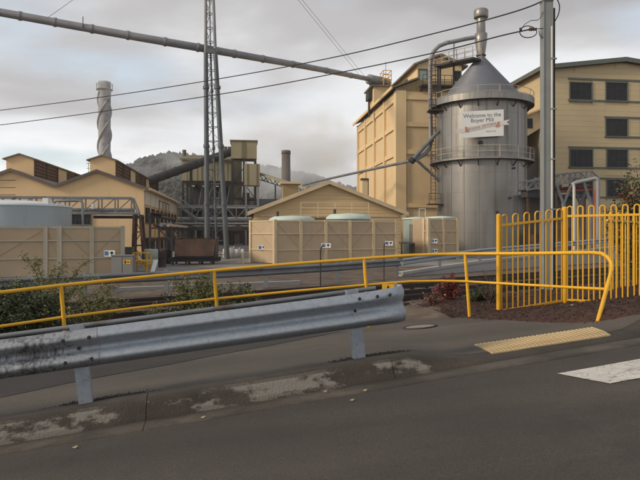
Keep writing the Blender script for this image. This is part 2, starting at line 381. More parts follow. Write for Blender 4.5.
def text_part(name, txt, size, m, parent, origin, xdir, up=V((0, 0, 1)), align='CENTER'):
    cu = bpy.data.curves.new('t', 'FONT'); cu.body = txt; cu.size = size; cu.align_x = align; cu.align_y = 'CENTER'
    cu.resolution_u = 3; cu.extrude = 0.004 * size; cu.offset = 0.0
    o = bpy.data.objects.new('t', cu); col.objects.link(o)
    bpy.context.view_layer.update()
    me = bpy.data.meshes.new_from_object(o.evaluated_get(bpy.context.evaluated_depsgraph_get()))
    bpy.data.objects.remove(o); bpy.data.curves.remove(cu)
    xd = V(xdir).normalized(); nn = xd.cross(up)
    mm = Matrix((xd, up, nn)).transposed().to_4x4(); mm.translation = V(origin)
    me.transform(mm); me.materials.clear(); me.materials.append(m); me.name = name
    return stuff(link(name, me, parent))
def window(parent, x0, x1, z0, z1, y, cols=3, rows=3, fr=0.10, axis='x', m=M_TRIM):
    """opening in a wall; y is the wall face. axis 'y' puts it into a face that looks along -x"""
    def B(mb, a0, a1, o0, o1, c0, c1):
        if axis == 'x': mb.b2(a0, a1, y + o0, y + o1, c0, c1)
        else: mb.b2(y + o0, y + o1, a0, a1, c0, c1)
    g = MB(); sg = 1 if axis in 'x' else 1
    B(g, x0, x1, -0.03, 0.03, z0, z1); w = g.build('window', M_GLASS, parent)
    f = MB()
    B(f, x0 - fr, x1 + fr, -0.14, 0.02, z1, z1 + fr); B(f, x0 - fr, x1 + fr, -0.18, 0.02, z0 - fr, z0)
    B(f, x0 - fr, x0, -0.12, 0.02, z0, z1); B(f, x1, x1 + fr, -0.12, 0.02, z0, z1)
    f.build('window_frame', m, w)
    b = MB()
    for k in range(1, cols): q = x0 + (x1 - x0) * k / cols; B(b, q - 0.025, q + 0.025, -0.06, -0.031, z0, z1)
    for k in range(1, rows): q = z0 + (z1 - z0) * k / rows; B(b, x0, x1, -0.055, -0.032, q - 0.025, q + 0.025)
    if cols > 1 or rows > 1: b.build('glazing_bars', M_DARK, w)
    return w

# ------------------------------------------------------------------ ground, road, kerb, footpath
def z_ground(s, t):
    if t <= 5.27: return z_road(s) - 0.06
    a = z_pav(s, min(t, 8.75)) - 0.05
    if t <= 8.75: return a
    a = z_pav(s, 8.5) - 0.03
    w = smooth(9.6, 14.5, t)
    z = a + (G - a) * w
    f = smooth(8.9, 10, t) * (1 - smooth(20, 26, t))
    p = RW(s, t, 0)
    return z + f * 0.10 * mnoise.noise(V((p.x * 0.9, p.y * 0.9, 1.3)))
def lines(lo, hi, step, far):
    a = []; x = lo
    while x <= hi + 1e-6: a.append(x); x += step
    st_ = step; y = hi; up = []
    while y < far: st_ *= 1.5; y += st_; up.append(y)
    st_ = step; y = lo; dn = []
    while y > -far: st_ *= 1.5; y -= st_; dn.append(y)
    return dn[::-1] + a + up
S_ = [max(-930, min(930, q)) for q in lines(-22, 24, 0.5, 930)]; T_ = [max(-930, min(930, q)) for q in lines(4.5, 27, 0.25, 930)]
g = MB()
g.add([RW(s, t, z_ground(s, t) if abs(s) < 60 else z_ground(math.copysign(60, s), t)) for t in T_ for s in S_],
      [(j * len(S_) + i, j * len(S_) + i + 1, (j + 1) * len(S_) + i + 1, (j + 1) * len(S_) + i) for j in range(len(T_) - 1) for i in range(len(S_) - 1)], True)
struct(g.build('ground', M_SOIL))

def sheet(name, m, s0, s1, t0, t1, zf, ds=0.25, dt=0.3):
    ns = max(1, round((s1 - s0) / ds)); nt = max(1, round((t1 - t0) / dt)); q = MB()
    q.add([RW(s0 + (s1 - s0) * i / ns, t0 + (t1 - t0) * j / nt, zf(s0 + (s1 - s0) * i / ns, t0 + (t1 - t0) * j / nt)) for j in range(nt + 1) for i in range(ns + 1)],
          [(j * (ns + 1) + i, j * (ns + 1) + i + 1, (j + 1) * (ns + 1) + i + 1, (j + 1) * (ns + 1) + i) for j in range(nt) for i in range(ns)], True)
    return q.build(name, m)
struct(sheet('road', M_ROAD, -45, 45, -9, 4.703, lambda s, t: z_road(s), 0.5, 0.6))
struct(sheet('footpath', M_PAV, -30, 30, 5.27, 8.62, z_pav, 0.1, 0.1))
# a darker strip laid over the footpath behind the guardrail, ending in a point
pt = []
def strip_pt(px, py): s, t, d = hit(px, py, z_pav); return s, t
a = [strip_pt(*q) for q in ((0, 398), (60, 385), (130, 372), (220, 355), (300, 340), (346, 331))]
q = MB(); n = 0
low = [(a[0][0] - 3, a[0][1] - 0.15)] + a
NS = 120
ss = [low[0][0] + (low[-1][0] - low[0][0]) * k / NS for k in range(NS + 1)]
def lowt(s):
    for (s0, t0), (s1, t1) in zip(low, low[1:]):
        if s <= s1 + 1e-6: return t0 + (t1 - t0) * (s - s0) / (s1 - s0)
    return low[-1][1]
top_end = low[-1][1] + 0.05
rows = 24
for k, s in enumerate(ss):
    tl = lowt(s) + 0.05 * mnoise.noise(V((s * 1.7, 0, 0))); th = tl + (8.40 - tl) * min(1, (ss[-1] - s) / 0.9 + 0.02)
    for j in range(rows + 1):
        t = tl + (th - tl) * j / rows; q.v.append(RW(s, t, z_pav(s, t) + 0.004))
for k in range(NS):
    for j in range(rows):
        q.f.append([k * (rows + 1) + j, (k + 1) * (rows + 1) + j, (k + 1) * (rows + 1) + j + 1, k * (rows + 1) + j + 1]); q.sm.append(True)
struct(q.build('footpath_dark_strip', M_PAVD))

# kerb and gutter, cast in lengths
kerb = bpy.data.objects.new('kerb', None); col.objects.link(kerb); struct(kerb); MX['kerb'] = Matrix.Identity(4)
s_j = hit(146, 412, lambda s, t: z_road(s) + 0.05)[0]
joints = [s_j + 2.1 * k for k in range(-8, 10)]
for a0, a1 in zip(joints, joints[1:]):
    for nm, prof, m in (('gutter_length', [(4.715, 0.003), (4.80, 0.004), (4.99, -0.012), (4.99, -0.09), (4.715, -0.09)], M_TRAY),
                        ('kerb_length', [(4.992, -0.012), (5.03, 0.02), (5.065, 0.09), (5.085, 0.118), (5.115, 0.137), (5.15, 0.143), (5.268, 0.145), (5.268, -0.09), (4.992, -0.09)], M_KERBP)):
        pts, q = [], MB(); k = 12
        vsx = []
        for i in range(k + 1):
            s = a0 + 0.0025 + (a1 - a0 - 0.005) * i / k
            wob = 0.006 * mnoise.noise(V((s * 3, 5, 0)))
            for t, z in prof:
                zz_ = z_road(s) + (z * kh(s) if z > 0.004 else z) + (wob if z > 0.05 else 0)
                vsx.append(RW(s, t + (wob if z > 0.05 and t < 5.2 else 0), zz_))
        n = len(prof)
        q.add(vsx, [(i * n + j, (i + 1) * n + j, (i + 1) * n + (j + 1) % n, i * n + (j + 1) % n) for i in range(k) for j in range(n)], True)
        q.add(vsx[:n], [list(range(n))]); q.add(vsx[-n:], [list(range(n))[::-1]])
        q.build(nm, m, kerb)

# crossing bar painted on the road
zr = lambda s, t: z_road(s)
c1 = hit(557, 374.4, zr); c2 = hit(610, 384, zr); c3 = hit(640, 360.5, zr)
tA, tB = c1[1], c2[1]
q = MB(); k = 24
rowsv = []
for i in range(k + 1):
    for j in range(7):
        f = j / 6; t = tA + (tB - tA) * f; s0 = c1[0] + (c2[0] - c1[0]) * f
        s = s0 + 3.2 * i / k
        e = 0.012 * mnoise.noise(V((s * 9, t * 9, 2))) if j in (0, 6) or i == 0 else 0
        rowsv.append(RW(s + e, t + e, z_road(s) + 0.005))
q.add(rowsv, [(i * 7 + j, (i + 1) * 7 + j, (i + 1) * 7 + j + 1, i * 7 + j + 1) for i in range(k) for j in range(6)], True)
struct(q.build('crossing_marking', M_WHITE))

# warning tiles with domes at the dropped kerb
tl = [hit(474, 345.5, z_pav), hit(492, 354.5, z_pav), hit(611, 336, z_pav), hit(593, 328, z_pav)]
tac = bpy.data.objects.new('tactile_paving', None); col.objects.link(tac); struct(tac); MX['tactile_paving'] = Matrix.Identity(4)
def bil(u, v):
    a, b, c, d = tl
    s = (a[0] * (1 - u) + d[0] * u) * (1 - v) + (b[0] * (1 - u) + c[0] * u) * v
    t = (a[1] * (1 - u) + d[1] * u) * (1 - v) + (b[1] * (1 - u) + c[1] * u) * v
    return s, t
NU, NV = 6, 2
for i in range(NU):
    for j in range(NV):
        q = MB(); e = 0.012
        u0, u1, v0, v1 = (i + e) / NU, (i + 1 - e) / NU, (j + e) / NV, (j + 1 - e) / NV
        cs = [bil(u0, v0), bil(u1, v0), bil(u1, v1), bil(u0, v1)]
        q.add([RW(s, t, z_pav(s, t) - 0.02) for s, t in cs] + [RW(s, t, z_pav(s, t) + 0.011) for s, t in cs],
              [(0, 1, 2, 3), (7, 6, 5, 4), (0, 4, 5, 1), (1, 5, 6, 2), (2, 6, 7, 3), (3, 7, 4, 0)])
        for a in range(5):
            for b in range(5):
                s, t = bil(u0 + (u1 - u0) * (a + 0.5) / 5, v0 + (v1 - v0) * (b + 0.5) / 5)
                p = RW(s, t, z_pav(s, t) + 0.011); q.cyl(p, p + V((0, 0, 0.007)), 0.017, 0.010, 8)
        q.build('tile', M_TACT, tac)

# manhole cover
s, t, d = hit(420, 327.3, z_pav); c = RW(s, t, z_pav(s, t))
nrm = (RW(s, t + 0.1, z_pav(s, t + 0.1)) - RW(s, t - 0.1, z_pav(s, t - 0.1))).cross(RW(s + 0.1, t, z_pav(s + 0.1, t)) - RW(s - 0.1, t, z_pav(s - 0.1, t))).normalized()
if nrm.z < 0: nrm.negate()
mh = thing('manhole_cover', 'round pale manhole cover set in the footpath beyond the guardrail end', 'manhole cover', c)
MB().cyl(c - nrm * 0.03, c + nrm * 0.012, 0.20, n=32).build('cover_plate', M_IRON, mh, world_=True)
rg = MB(); u = nrm.cross(V((0, 1, 0))).normalized(); w = u.cross(nrm)
rg.tube([c + nrm * 0.006 + (u * math.cos(2 * math.pi * k / 32) + w * math.sin(2 * math.pi * k / 32)) * 0.225 for k in range(32)], 0.014, 6, closed=True)
rg.build('frame_ring', M_DARK, mh, world_=True)

# mulch bed under the fence
def bed_z(s, t):
    p = RW(s, t, 0); edge = smooth(0, 0.25, t - bed_front(s)) * smooth(4.0, 4.5, s)
    return z_pav(s, min(t, 8.6)) + edge * (0.05 + 0.035 * mnoise.noise(V((p.x * 3, p.y * 3, 0))) + 0.02 * mnoise.noise(V((p.x * 11, p.y * 11, 0)))) - 0.01 * (1 - edge)
b1 = hit(497, 320, z_pav); b2_ = hit(595, 323.5, z_pav); b3 = hit(640, 314.5, z_pav)
def bed_front(s):
    if s < b2_[0]: return b1[1] + (b2_[1] - b1[1]) * max(0, (s - b1[0])) / (b2_[0] - b1[0])
    return b2_[1] + (b3[1] - b2_[1]) * min(1.6, (s - b2_[0]) / (b3[0] - b2_[0]))
q = MB(); NSB, NTB = 70, 34; vv = []
for i in range(NSB + 1):
    s = 4.0 + 6.5 * i / NSB; f0 = bed_front(s)
    for j in range(NTB + 1):
        t = f0 + (10.4 - f0) * j / NTB; vv.append(RW(s, t, bed_z(s, t)))
q.add(vv, [(i * (NTB + 1) + j, (i + 1) * (NTB + 1) + j, (i + 1) * (NTB + 1) + j + 1, i * (NTB + 1) + j + 1) for i in range(NSB) for j in range(NTB)], True)
struct(q.build('garden_bed', M_MULCH))
q = MB()
for k in range(7000):
    s = random.uniform(4.0, 8.5); t = random.uniform(bed_front(s) - 0.03, 10.2)
    p = RW(s, t, bed_z(s, t) + 0.008); a = random.uniform(0, 6.28); L = random.uniform(0.008, 0.022)
    d = V((math.cos(a), math.sin(a), random.uniform(-0.4, 0.4))) * L
    q.bar(p - d, p + d, random.uniform(0.005, 0.012), 0.005, (random.uniform(-0.5, 0.5), random.uniform(-0.5, 0.5), 1))
stuff(q.build('mulch_chips', M_CHIP), 'dark red bark chips covering the garden bed under the yellow fence', 'mulch')
q = MB()
for k in range(60):
    s = random.uniform(4.6, 8.0); t = random.uniform(bed_front(s), 8.6)
    p = RW(s, t, bed_z(s, t) + 0.012); a = random.uniform(0, 6.28); L = random.uniform(0.012, 0.03)
    d = V((math.cos(a), math.sin(a), 0)) * L; e = V((-d.y, d.x, 0.01)) * 0.6
    q.add([p - d, p + e, p + d, p - e], [(0, 1, 2, 3)])
for px, py in ((203, 419), (325, 393), (352, 402), (365, 392), (75, 449)):
    s, t, d_ = hit(px, py, lambda s, t: z_road(s)); p = RW(s, t, z_road(s) + 0.012)
    d = V((0.02, 0.006, 0)); e = V((-0.004, 0.011, 0.003)); q.add([p - d, p - d * 0.3 + e, p + d * 0.5 + e * 0.8 + V((0, 0, 0.006)), p + d + V((0, 0, 0.008)), p + d * 0.2 - e, p - d * 0.6 - e * 0.7], [(0, 5, 4, 3, 2, 1)])
stuff(q.build('leaf_litter', M_STRAW), 'scattered dry fallen leaves on the mulch and in the gutter', 'leaves')

# mill yard slab and its edge
q = MB(); A = [fl(-120, 23), fl(120, 24.2), fl(250, 27), fl(400, 34), fl(640, 47), fl(760, 90), fl(760, 240), fl(-120, 240)]
q.add([V((p.x, p.y, G + 0.012)) for p in A], [list(range(len(A)))]); struct(q.build('yard', M_YARD))

# ------------------------------------------------------------------ foreground: guardrail
WB = [(0.018, 0.0), (0.075, 0.045), (0.085, 0.065), (0.075, 0.09), (0.006, 0.128), (0.0, 0.155), (0.006, 0.182), (0.075, 0.22), (0.085, 0.245), (0.075, 0.265), (0.018, 0.31)]
WBC = WB + [(a - 0.006, b + 0.001) for a, b in WB[::-1]]
def beam_mesh(path, up, off=(0, 0), prof=WBC, flip=1):
    pts, fr = [], []
    for i, p in enumerate(path):
        d = (path[min(i + 1, len(path) - 1)] - path[max(i - 1, 0)]).normalized()
        nrm = d.cross(up).normalized() * flip; fr.append((nrm, up)); pts.append(p + nrm * off[0] + up * off[1])
    return MB().sweep(prof, pts, fr, True)
upr = V((-0.11 * CT, -0.11 * ST, 1)).normalized()
pA = hit(85.5, 404, z_pav); pB = hit(360, 359, z_pav)
gA = RW(pA[0], pA[1], z_pav(pA[0], pA[1])); gB = RW(pB[0], pB[1], z_pav(pB[0], pB[1]))
gd = gB - gA; glen = gd.length; gu = gd / glen
print('guard posts', gA, gB, glen, 'depth', pA[2], pB[2])
gn = gu.cross(upr).normalized()                      # towards the road
HA = (404 - 329) / F * pA[2]; HB = (359 - 293.5) / F * pB[2]
print('rail heights', HA, HB)
gr = thing('guardrail', 'galvanised corrugated steel guardrail with scuffed overlap along the kerb', 'guardrail', gA)
def gl(x): return gA + gu * x + upr * (HA + (HB - HA) * x / glen - 0.31)
def post(p, h, base=0.25):
    q = MB(); x, y = gu, -gn
    for a0, a1, b0, b1 in ((-0.055, 0.055, 0.0, 0.008), (-0.055, -0.047, 0.008, 0.075), (0.047, 0.055, 0.008, 0.075)):
        vs_ = [p + x * a + y * b + upr * z for z in (-base, h) for a, b in ((a0, b0), (a1, b0), (a1, b1), (a0, b1))]
        q.add(vs_, [(0, 3, 2, 1), (4, 5, 6, 7), (0, 1, 5, 4), (1, 2, 6, 5), (2, 3, 7, 6), (3, 0, 4, 7)])
    return q
posts_x = [-2 * glen, -glen, 0, glen]
for x in posts_x:
    b = gA + gu * x; h = HA + (HB - HA) * x / glen
    p_ = post(b, h + 0.035).build('post', M_GALV, gr, world_=True)
x_join = 0.16; x_end = glen - 0.03
def seg(x0, x1, n=10): return [gl(x0 + (x1 - x0) * k / n) for k in range(n + 1)]
beam_mesh(seg(-7.5, x_join, 8), upr, (0.008, 0)).build('beam_scuffed', M_GALVD, gr, world_=True)
beam_mesh(seg(-0.22, x_end + 0.10, 12), upr, (0.002, 0)).build('beam', M_GALV, gr, world_=True)
# terminal: a short flared piece that rolls back at its end
e0 = x_end; tp = []
tend = (405 - 360) / F * pB[2]
Ltot = tend + 0.05
for k in range(15):
    f = k / 14; x = e0 + Ltot * min(1, f * 1.25) * (1 if f < 0.8 else 1)
    if f <= 0.7: tp.append(gl(e0 + Ltot * f / 0.7 * 0.86))
    else:
        a = (f - 0.7) / 0.3 * math.pi * 0.95; r = 0.085
        tp.append(gl(e0 + Ltot * 0.86 + r * math.sin(a)) - gn * (r * (1 - math.cos(a))))
q = beam_mesh(tp, upr, (0.009, 0.003)); nprof = len(WBC)
for i, p in enumerate(tp):                          # the corrugations flatten out towards the nose
    f = smooth(0.25, 0.75, i / (len(tp) - 1)); d = (tp[min(i + 1, len(tp) - 1)] - tp[max(i - 1, 0)]).normalized(); nr_ = d.cross(upr).normalized()
    for j, (a_, b_) in enumerate(WBC):
        a2 = a_ * (1 - f) + (0.052 + 0.28 * (a_ - 0.05)) * f
        q.v[i * nprof + j] = p + nr_ * (0.009 + a2) + upr * (0.003 + b_ * (1 + 0.05 * f))
q.build('end_terminal', M_GALV, gr, world_=True)
for x, zs in ((0.10, (0.07, 0.245)), (-0.10, (0.065, 0.245)), (0.0, (0.155,)), (glen - 0.0, (0.155,)), (glen + 0.03, (0.27,)), (glen + 0.20, (0.27,)), (glen + 0.32, (0.27,))):
    for z in zs:
        p = gl(x) + upr * z + gn * (0.088 if z != 0.155 else 0.006); MB().cyl(p, p + gn * 0.014, 0.017, 0.011, 8).build('bolt', M_DARK, gr, world_=True)
pr = [gA + gu * x + upr * (HA + (HB - HA) * x / glen + 0.012) - gn * 0.105 for x in (-7.5, -4, -1.5, 0, 1.3, glen, glen + 0.25)]
MB().tube(pr, 0.021, 8).build('back_pipe', M_STEELG, gr, world_=True)
# dirt heaps where the posts stand
q = MB()
for x in (0, glen):
    for k in range(900):
        a, b = random.gauss(0.12, 0.16), abs(random.gauss(0, 0.07)) + 0.0
        p0 = gA + gu * (x + a) - gn * (b - 0.01); s, t = st(p0.x, p0.y); t = max(t, 5.29); p0 = RW(s, t, z_pav(s, t) + 0.004)
        q.bar(p0, p0 + V((random.uniform(-.012, .012), random.uniform(-.012, .012), 0.003)), 0.007, 0.004)
stuff(q.build('post_dirt', mat('dirt_dark', (0.030, 0.023, 0.018), 0.95, 0, 0.3, 9)), 'dark crumbs of dirt gathered at the guardrail post feet', 'dirt')

# yellow marker plate clamped to the back pipe at the rail end
mb_ = P(388, 291, pB[2] + 0.16)
zt, zb = zz(284, mb_.y), zz(292.5, mb_.y); zc_ = (zb + zt) / 2
pl = MB().b2(mb_.x - 0.056, mb_.x + 0.056, mb_.y - 0.008, mb_.y, zb, zt).build('marker_plate', M_YEL, gr, world_=True)
pl['label'] = 'small yellow marker plate with a black arrow'
MB().b2(mb_.x + 0.058, mb_.x + 0.085, mb_.y - 0.012, mb_.y + 0.02, zb - 0.05, zt + 0.008).build('marker_bracket', M_POLE, gr, world_=True)
q = MB().prism([V((mb_.x + x, mb_.y - 0.0085, zc_ + z)) for x, z in ((-0.026, -0.028), (-0.010, -0.028), (0.0, 0.008), (0.010, -0.028), (0.026, -0.028), (0.0, 0.032))], (0, -0.002, 0))
q.v = [MX[gr.name].inverted() @ v for v in q.v]; q.build('arrow', M_WIRE, pl)

# ------------------------------------------------------------------ yellow handrail
rail = [(-140, 309, 6.3), (-60, 299.5, 6.75), (0, 292.5, 7.2), (61, 285.5, 7.6), (140, 277.5, 8.05), (214, 270.5, 8.45), (290, 264, 8.75), (364, 258.5, 9.0), (410, 255.3, 9.15), (440, 254.2, 9.18), (465, 253.8, 9.15), (500, 253.6, 8.75), (540, 253.3, 8.2), (575, 252.8, 7.72), (592, 252.6, 7.48)]
hr = thing('handrail', 'yellow tubular handrail with two rails and bent end beside the footpath', 'handrail', fl(214, 8.45, -0.1))
tp = [P(*q) for q in rail]
foot_s, foot_t, foot_d = hit(598, 321, z_pav)
foot = RW(foot_s, foot_t, z_pav(foot_s, foot_t)); print('foot', foot_d)
dE = min(7.35, foot_d + 0.1)
top_b = [P(602, 253.6, 7.32), P(608, 257.5, 7.24), P(611.5, 263, 7.18), P(612, 269, 7.14)]
leg = [top_b[-1] + (foot - top_b[-1]) * f for f in (0.25, 0.5, 0.75, 1.02)]
MB().tube(tp + top_b + leg, 0.024, 10).build('top_rail', M_YEL, hr, world_=True)
mid = [(-140, 350, 6.3), (-60, 337, 6.75), (0, 326.5, 7.2), (61, 317.6, 7.6), (140, 307.5, 8.05), (214, 299, 8.45), (290, 291.5, 8.75), (364, 285, 9.0), (410, 281.4, 9.15), (440, 280.8, 9.18), (465, 281.3, 9.15), (500, 283.3, 8.75), (540, 285.6, 8.2), (575, 287.6, 7.72), (606, 289.2, 7.2)]
MB().tube([P(*q) for q in mid], 0.019, 10).build('mid_rail', M_YEL, hr, world_=True)
for px, py, d in ((-60, 299.5, 6.75), (61, 285.5, 7.6), (214, 270.5, 8.45), (364, 258.5, 9.0), (465, 253.8, 9.15)):
    p = P(px, py, d); s, t = st(p.x, p.y); zb = z_pav(s, min(t, 8.75))
    dn = V((0.075, 0.01, -1)); k = (p.z - zb + 0.06) / 1.0
    MB().cyl(p, p + dn * k, 0.025, n=12).build('post', M_YEL, hr, world_=True)

# ------------------------------------------------------------------ loop-top fence
def loop_panel(name, label, p0, p1, zb0, zb1, h, n_loops, posts=(1, 1)):
    p0 = V((p0.x, p0.y, zb0)); p1 = V((p1.x, p1.y, zb1))
    th = thing(name, label, 'fence', p0, 0, 'yellow loop-top fence panels')
    d = p1 - p0; u = V((d.x, d.y, 0)).normalized(); L = V((d.x, d.y, 0)).length
    pitch = L / (2 * n_loops)
    def at(x, z): return V((u.x * x, u.y * x, d.z * x / L + z))
    for k in range(n_loops):
        xc = pitch * (2 * k + 1); hw = pitch * 0.46
        pts = [at(xc - hw, 0.05), at(xc - hw, h * 0.5), at(xc - hw, h - hw)]
        pts += [at(xc - hw * math.cos(a), h - hw + hw * math.sin(a)) for a in [math.pi * j / 8 for j in range(1, 8)]]
        pts += [at(xc + hw, h - hw), at(xc + hw, h * 0.5), at(xc + hw, 0.05)]
        MB().tube(pts, 0.0125, 6).build('loop_bar', M_YEL, th)
    MB().bar(at(0, h - 0.155), at(L, h - 0.155), 0.034, 0.034).build('top_rail', M_YEL, th)
    MB().bar(at(0, 0.075), at(L, 0.075), 0.034, 0.030).build('bottom_rail', M_YEL, th)
    for f, x in zip(posts, (0, L)):
        if f:
            q = MB(); b = at(x, -0.15); t_ = at(x, h + 0.01); r = 0.034 if f == 1 else 0.042
            q.cyl(b, t_, r, n=16); q.cyl(t_, t_ + V((0, 0, 0.018)), r, r * 0.4, n=16); q.build('post', M_YEL, th)
F1, F2 = fl(498.5, 9.32, 0), fl(564.5, 9.7, 0)
z1, z2 = zz(316, 9.32), zz(305, 9.7)
loop_panel('fence_panel', 'yellow loop-top fence panel behind the handrail, in front of the silo', F1, F2, z1, z2, 1.56, 6, (1, 2))
F3 = F2 + (fl(637, 9.15, 0) - F2) * 2.0; z3 = z2 + 2.0 * (zz(308.4, 9.15) - z2)
loop_panel('fence_panel', 'brighter yellow loop-top fence panel running from the thick post past the handrail end', F2, F3, z2 + 0.012, z3, 1.58, 13, (0, 1))
F4, F5 = fl(607, 10.7, 0), fl(720, 13.5, 0)
loop_panel('fence_panel', 'yellow loop-top fence panel standing behind another panel near the red creeper', F4, F5, zz(299, 10.7), zz(290, 13.5), 1.56, 17, (0, 1))

# ------------------------------------------------------------------ big cream building with clerestory
o = fl(398, 66); L = lD(o, 359); W = wR(o, 482)
cb = thing('mill_building', 'tall cream mill building with panelled side wall and clerestory behind the silo', 'building', o, AN)
he = zz(88, 66) - G; xw0 = wR(o, 418); xw1 = W - xw0
hp0 = zz(80, 66.3) - G; hp1 = zz(64, 66.3) - G; hpk = zz(54, 66.6) - G
MB().b2(0, W, 0, L, -0.3, he - 0.25).build('wall', M_CREAM, cb)
ledges = [zz(y, 66) - G for y in (98, 125.5, 153)]
lz = [0.0] + sorted(ledges)
cy = [L * k / 4 for k in range(5)]
for y in cy:                                                        # side wall piers
    y0 = 0 if y == 0 else (y - 0.45 if y > L - 0.1 else y - 0.3)
    MB().b2(-0.32, -0.002, y0 + 0.002, y0 + (0.75 if y == 0 else 0.6), 0.002, he - 0.30).build('pier', M_CREAM, cb)
for z in ledges + [he - 0.55]:
    for a, b in zip(cy, cy[1:]):
        MB().b2(-0.24, -0.003, a + (0.76 if a == 0 else 0.31), b - (0.46 if b > L - 0.1 else 0.31), z - 0.28, z + 0.22).build('ledge', M_CREAM, cb)
zs = sorted([0.02] + ledges + [he - 0.55])
for a, b in zip(cy, cy[1:]):                                        # infill panels, a little behind the ledges
    for z0, z1_ in zip(zs, zs[1:]):
        MB().b2(-0.07, -0.004, a + 0.78, b - 0.5, z0 + 0.26, z1_ - 0.32).build('wall_panel', M_CREAM2, cb)
MB().b2(-0.318, 0.85, -0.30, -0.002, 0.003, he - 0.32).build('pier', M_CREAM, cb)
MB().b2(W - 0.7, W, -0.30, -0.002, 0.003, he - 0.32).build('pier', M_CREAM, cb)
fled = [zz(y, 66) - G for y in (205, 151.5, 124, 97)]
for z in fled:
    MB().b2(0.852, W - 0.702, -0.22, -0.003, z - 0.28, z + 0.22).build('ledge', M_CREAM, cb)
for z0, z1_ in zip(fled, fled[1:]):
    MB().b2(1.0, W - 0.85, -0.06, -0.004, z0 + 0.26, z1_ - 0.32).build('wall_panel', M_CREAM2, cb)
# brown gable band and low roof
MB().prism([(-0.25, -0.05, he - 0.31), (W + 0.25, -0.05, he - 0.31), (W + 0.25, -0.05, he - 0.02), (xw1, -0.05, hp0), (xw0, -0.05, hp0), (-0.25, -0.05, he - 0.02)], (0, 0.3, 0)).build('gable_band', M_FASCIA, cb)
for sgn in (0, 1):
    a0, a1 = (-0.75, xw0) if sgn == 0 else (W + 0.75, xw1)
    zl = he - 0.12
    rf = MB().prism([(a0, -0.45, zl), (a1, -0.45, hp0 + 0.10), (a1, -0.45, hp0 + 0.28), (a0, -0.45, zl + 0.16)], (0, L + 0.9, 0)).build('roof', M_ROOF, cb)
    MB().b2(min(a0, a0 + (0.12 if sgn else -0.12)), max(a0, a0 + (0.12 if sgn else -0.12)), -0.5, L + 0.5, zl - 0.12, zl + 0.22).build('gutter', M_CREAM, rf)
# clerestory
cl = MB().prism([(xw0, 0.25, he - 0.3), (xw1, 0.25, he - 0.3), (xw1, 0.25, hp1), ((xw0 + xw1) / 2, 0.25, hpk - 0.2), (xw0, 0.25, hp1)], (0, L - 0.5, 0)).build('clerestory', M_CREAM, cb)
xm = (xw0 + xw1) / 2
for a0, a1 in ((xw0 - 0.55, xm), (xw1 + 0.55, xm)):
    z0 = hp1 - 0.20 if True else 0
    MB().prism([(a0, -0.25, z0), (a1, -0.25, hpk - 0.16), (a1, -0.25, hpk + 0.06), (a0, -0.25, z0 + 0.2)], (0, L + 0.6, 0)).build('clerestory_roof', M_ROOF, cl)
window(cb, 4.2, 6.4, hp0 + 0.35, hp1 - 0.75, xw0 - 0.03, 3, 2, 0.12, axis='y')
# door and landing on the clerestory front
dx0, dx1 = wR(o, 420), wR(o, 427)
dr = MB().b2(dx0, dx1, 0.18, 0.249, zz(84, 66) - G, zz(69, 66) - G).build('door', M_TANKG, cb)
MB().b2(dx0 - 0.12, dx0, 0.15, 0.248, zz(84, 66) - G, zz(68, 66) - G).b2(dx1, dx1 + 0.12, 0.15, 0.248, zz(84, 66) - G, zz(68, 66) - G).b2(dx0 - 0.12, dx1 + 0.12, 0.15, 0.248, zz(69, 66) - G + 0.002, zz(67.5, 66) - G).build('door_frame', M_TRIM, dr)
ld = MB().b2(dx0 - 0.1, xw1 + 0.2, -1.1, -0.06, zz(84.6, 65) - G, zz(83.4, 65) - G).build('landing', M_DARK, cb)
q = MB()
for k in range(7):
    x = dx0 + (xw1 - dx0) * k / 6; z0 = zz(83.4, 65) - G; q.bar((x, -1.05, z0), (x, -1.05, z0 + 1.05), 0.05)
for dz in (0.55, 1.05): q.bar((dx0, -1.05, zz(83.4, 65) - G + dz), (xw1, -1.05, zz(83.4, 65) - G + dz), 0.05)
q.build('landing_rail', M_DARK, ld)
q = MB().prism([(dx0 - 0.05, -1.0, zz(84.6, 65) - G), (dx0 - 0.05, -0.06, zz(84.6, 65) - G), (dx0 - 0.05, -0.06, zz(89, 65) - G)], (0.12, 0, 0)); q.build('landing_bracket', M_DARK, ld)
window(cb, wR(o, 455), wR(o, 461), zz(80, 66) - G, zz(69, 66) - G, 0.245, 2, 3, 0.1)

# head house on the eave where the long pipe arrives
pe = P(374, 82, 77)
hh0 = o + AD * 10.8 + AX * -0.2; hh0.z = G + he - 0.05
hh = thing('head_house', 'small cream hut with dark hood on the eave under the long pipe end', 'hut', hh0, AN)
MB().b2(-0.55, 1.5, -2.0, 1.8, 0.12, 2.3).build('wall', M_CREAM, hh)
MB().b2(-0.95, 1.7, -2.3, 2.1, 2.302, 2.5).build('roof', M_ROOF, hh)
MB().b2(-1.05, -0.552, -1.2, 0.6, 0.95, 1.85).build('hood', M_DARK, hh)
MB().b2(-0.9, -0.7, -0.4, -0.2, -1.2, 0.94).build('drop_pipe', M_DARK, hh)
q = MB()
hx = [(0.6, -2.3), (1.6, -2.3), (1.6, -0.6), (0.6, -0.6)]
for x, y in hx: q.bar((x, y, 2.45), (x, y, 4.3), 0.08)
for z in (3.2, 3.75, 4.3):
    for (x, y), (x1, y1) in zip(hx, hx[1:] + hx[:1]): q.bar((x, y, z), (x1, y1, z), 0.07)
q.build('handrail_cage', M_YEL, hh)
MB().cyl((1.1, -1.4, 2.5), (1.1, -1.4, 5.6), 0.03, n=6).build('lamp_mast', M_DARK, hh)

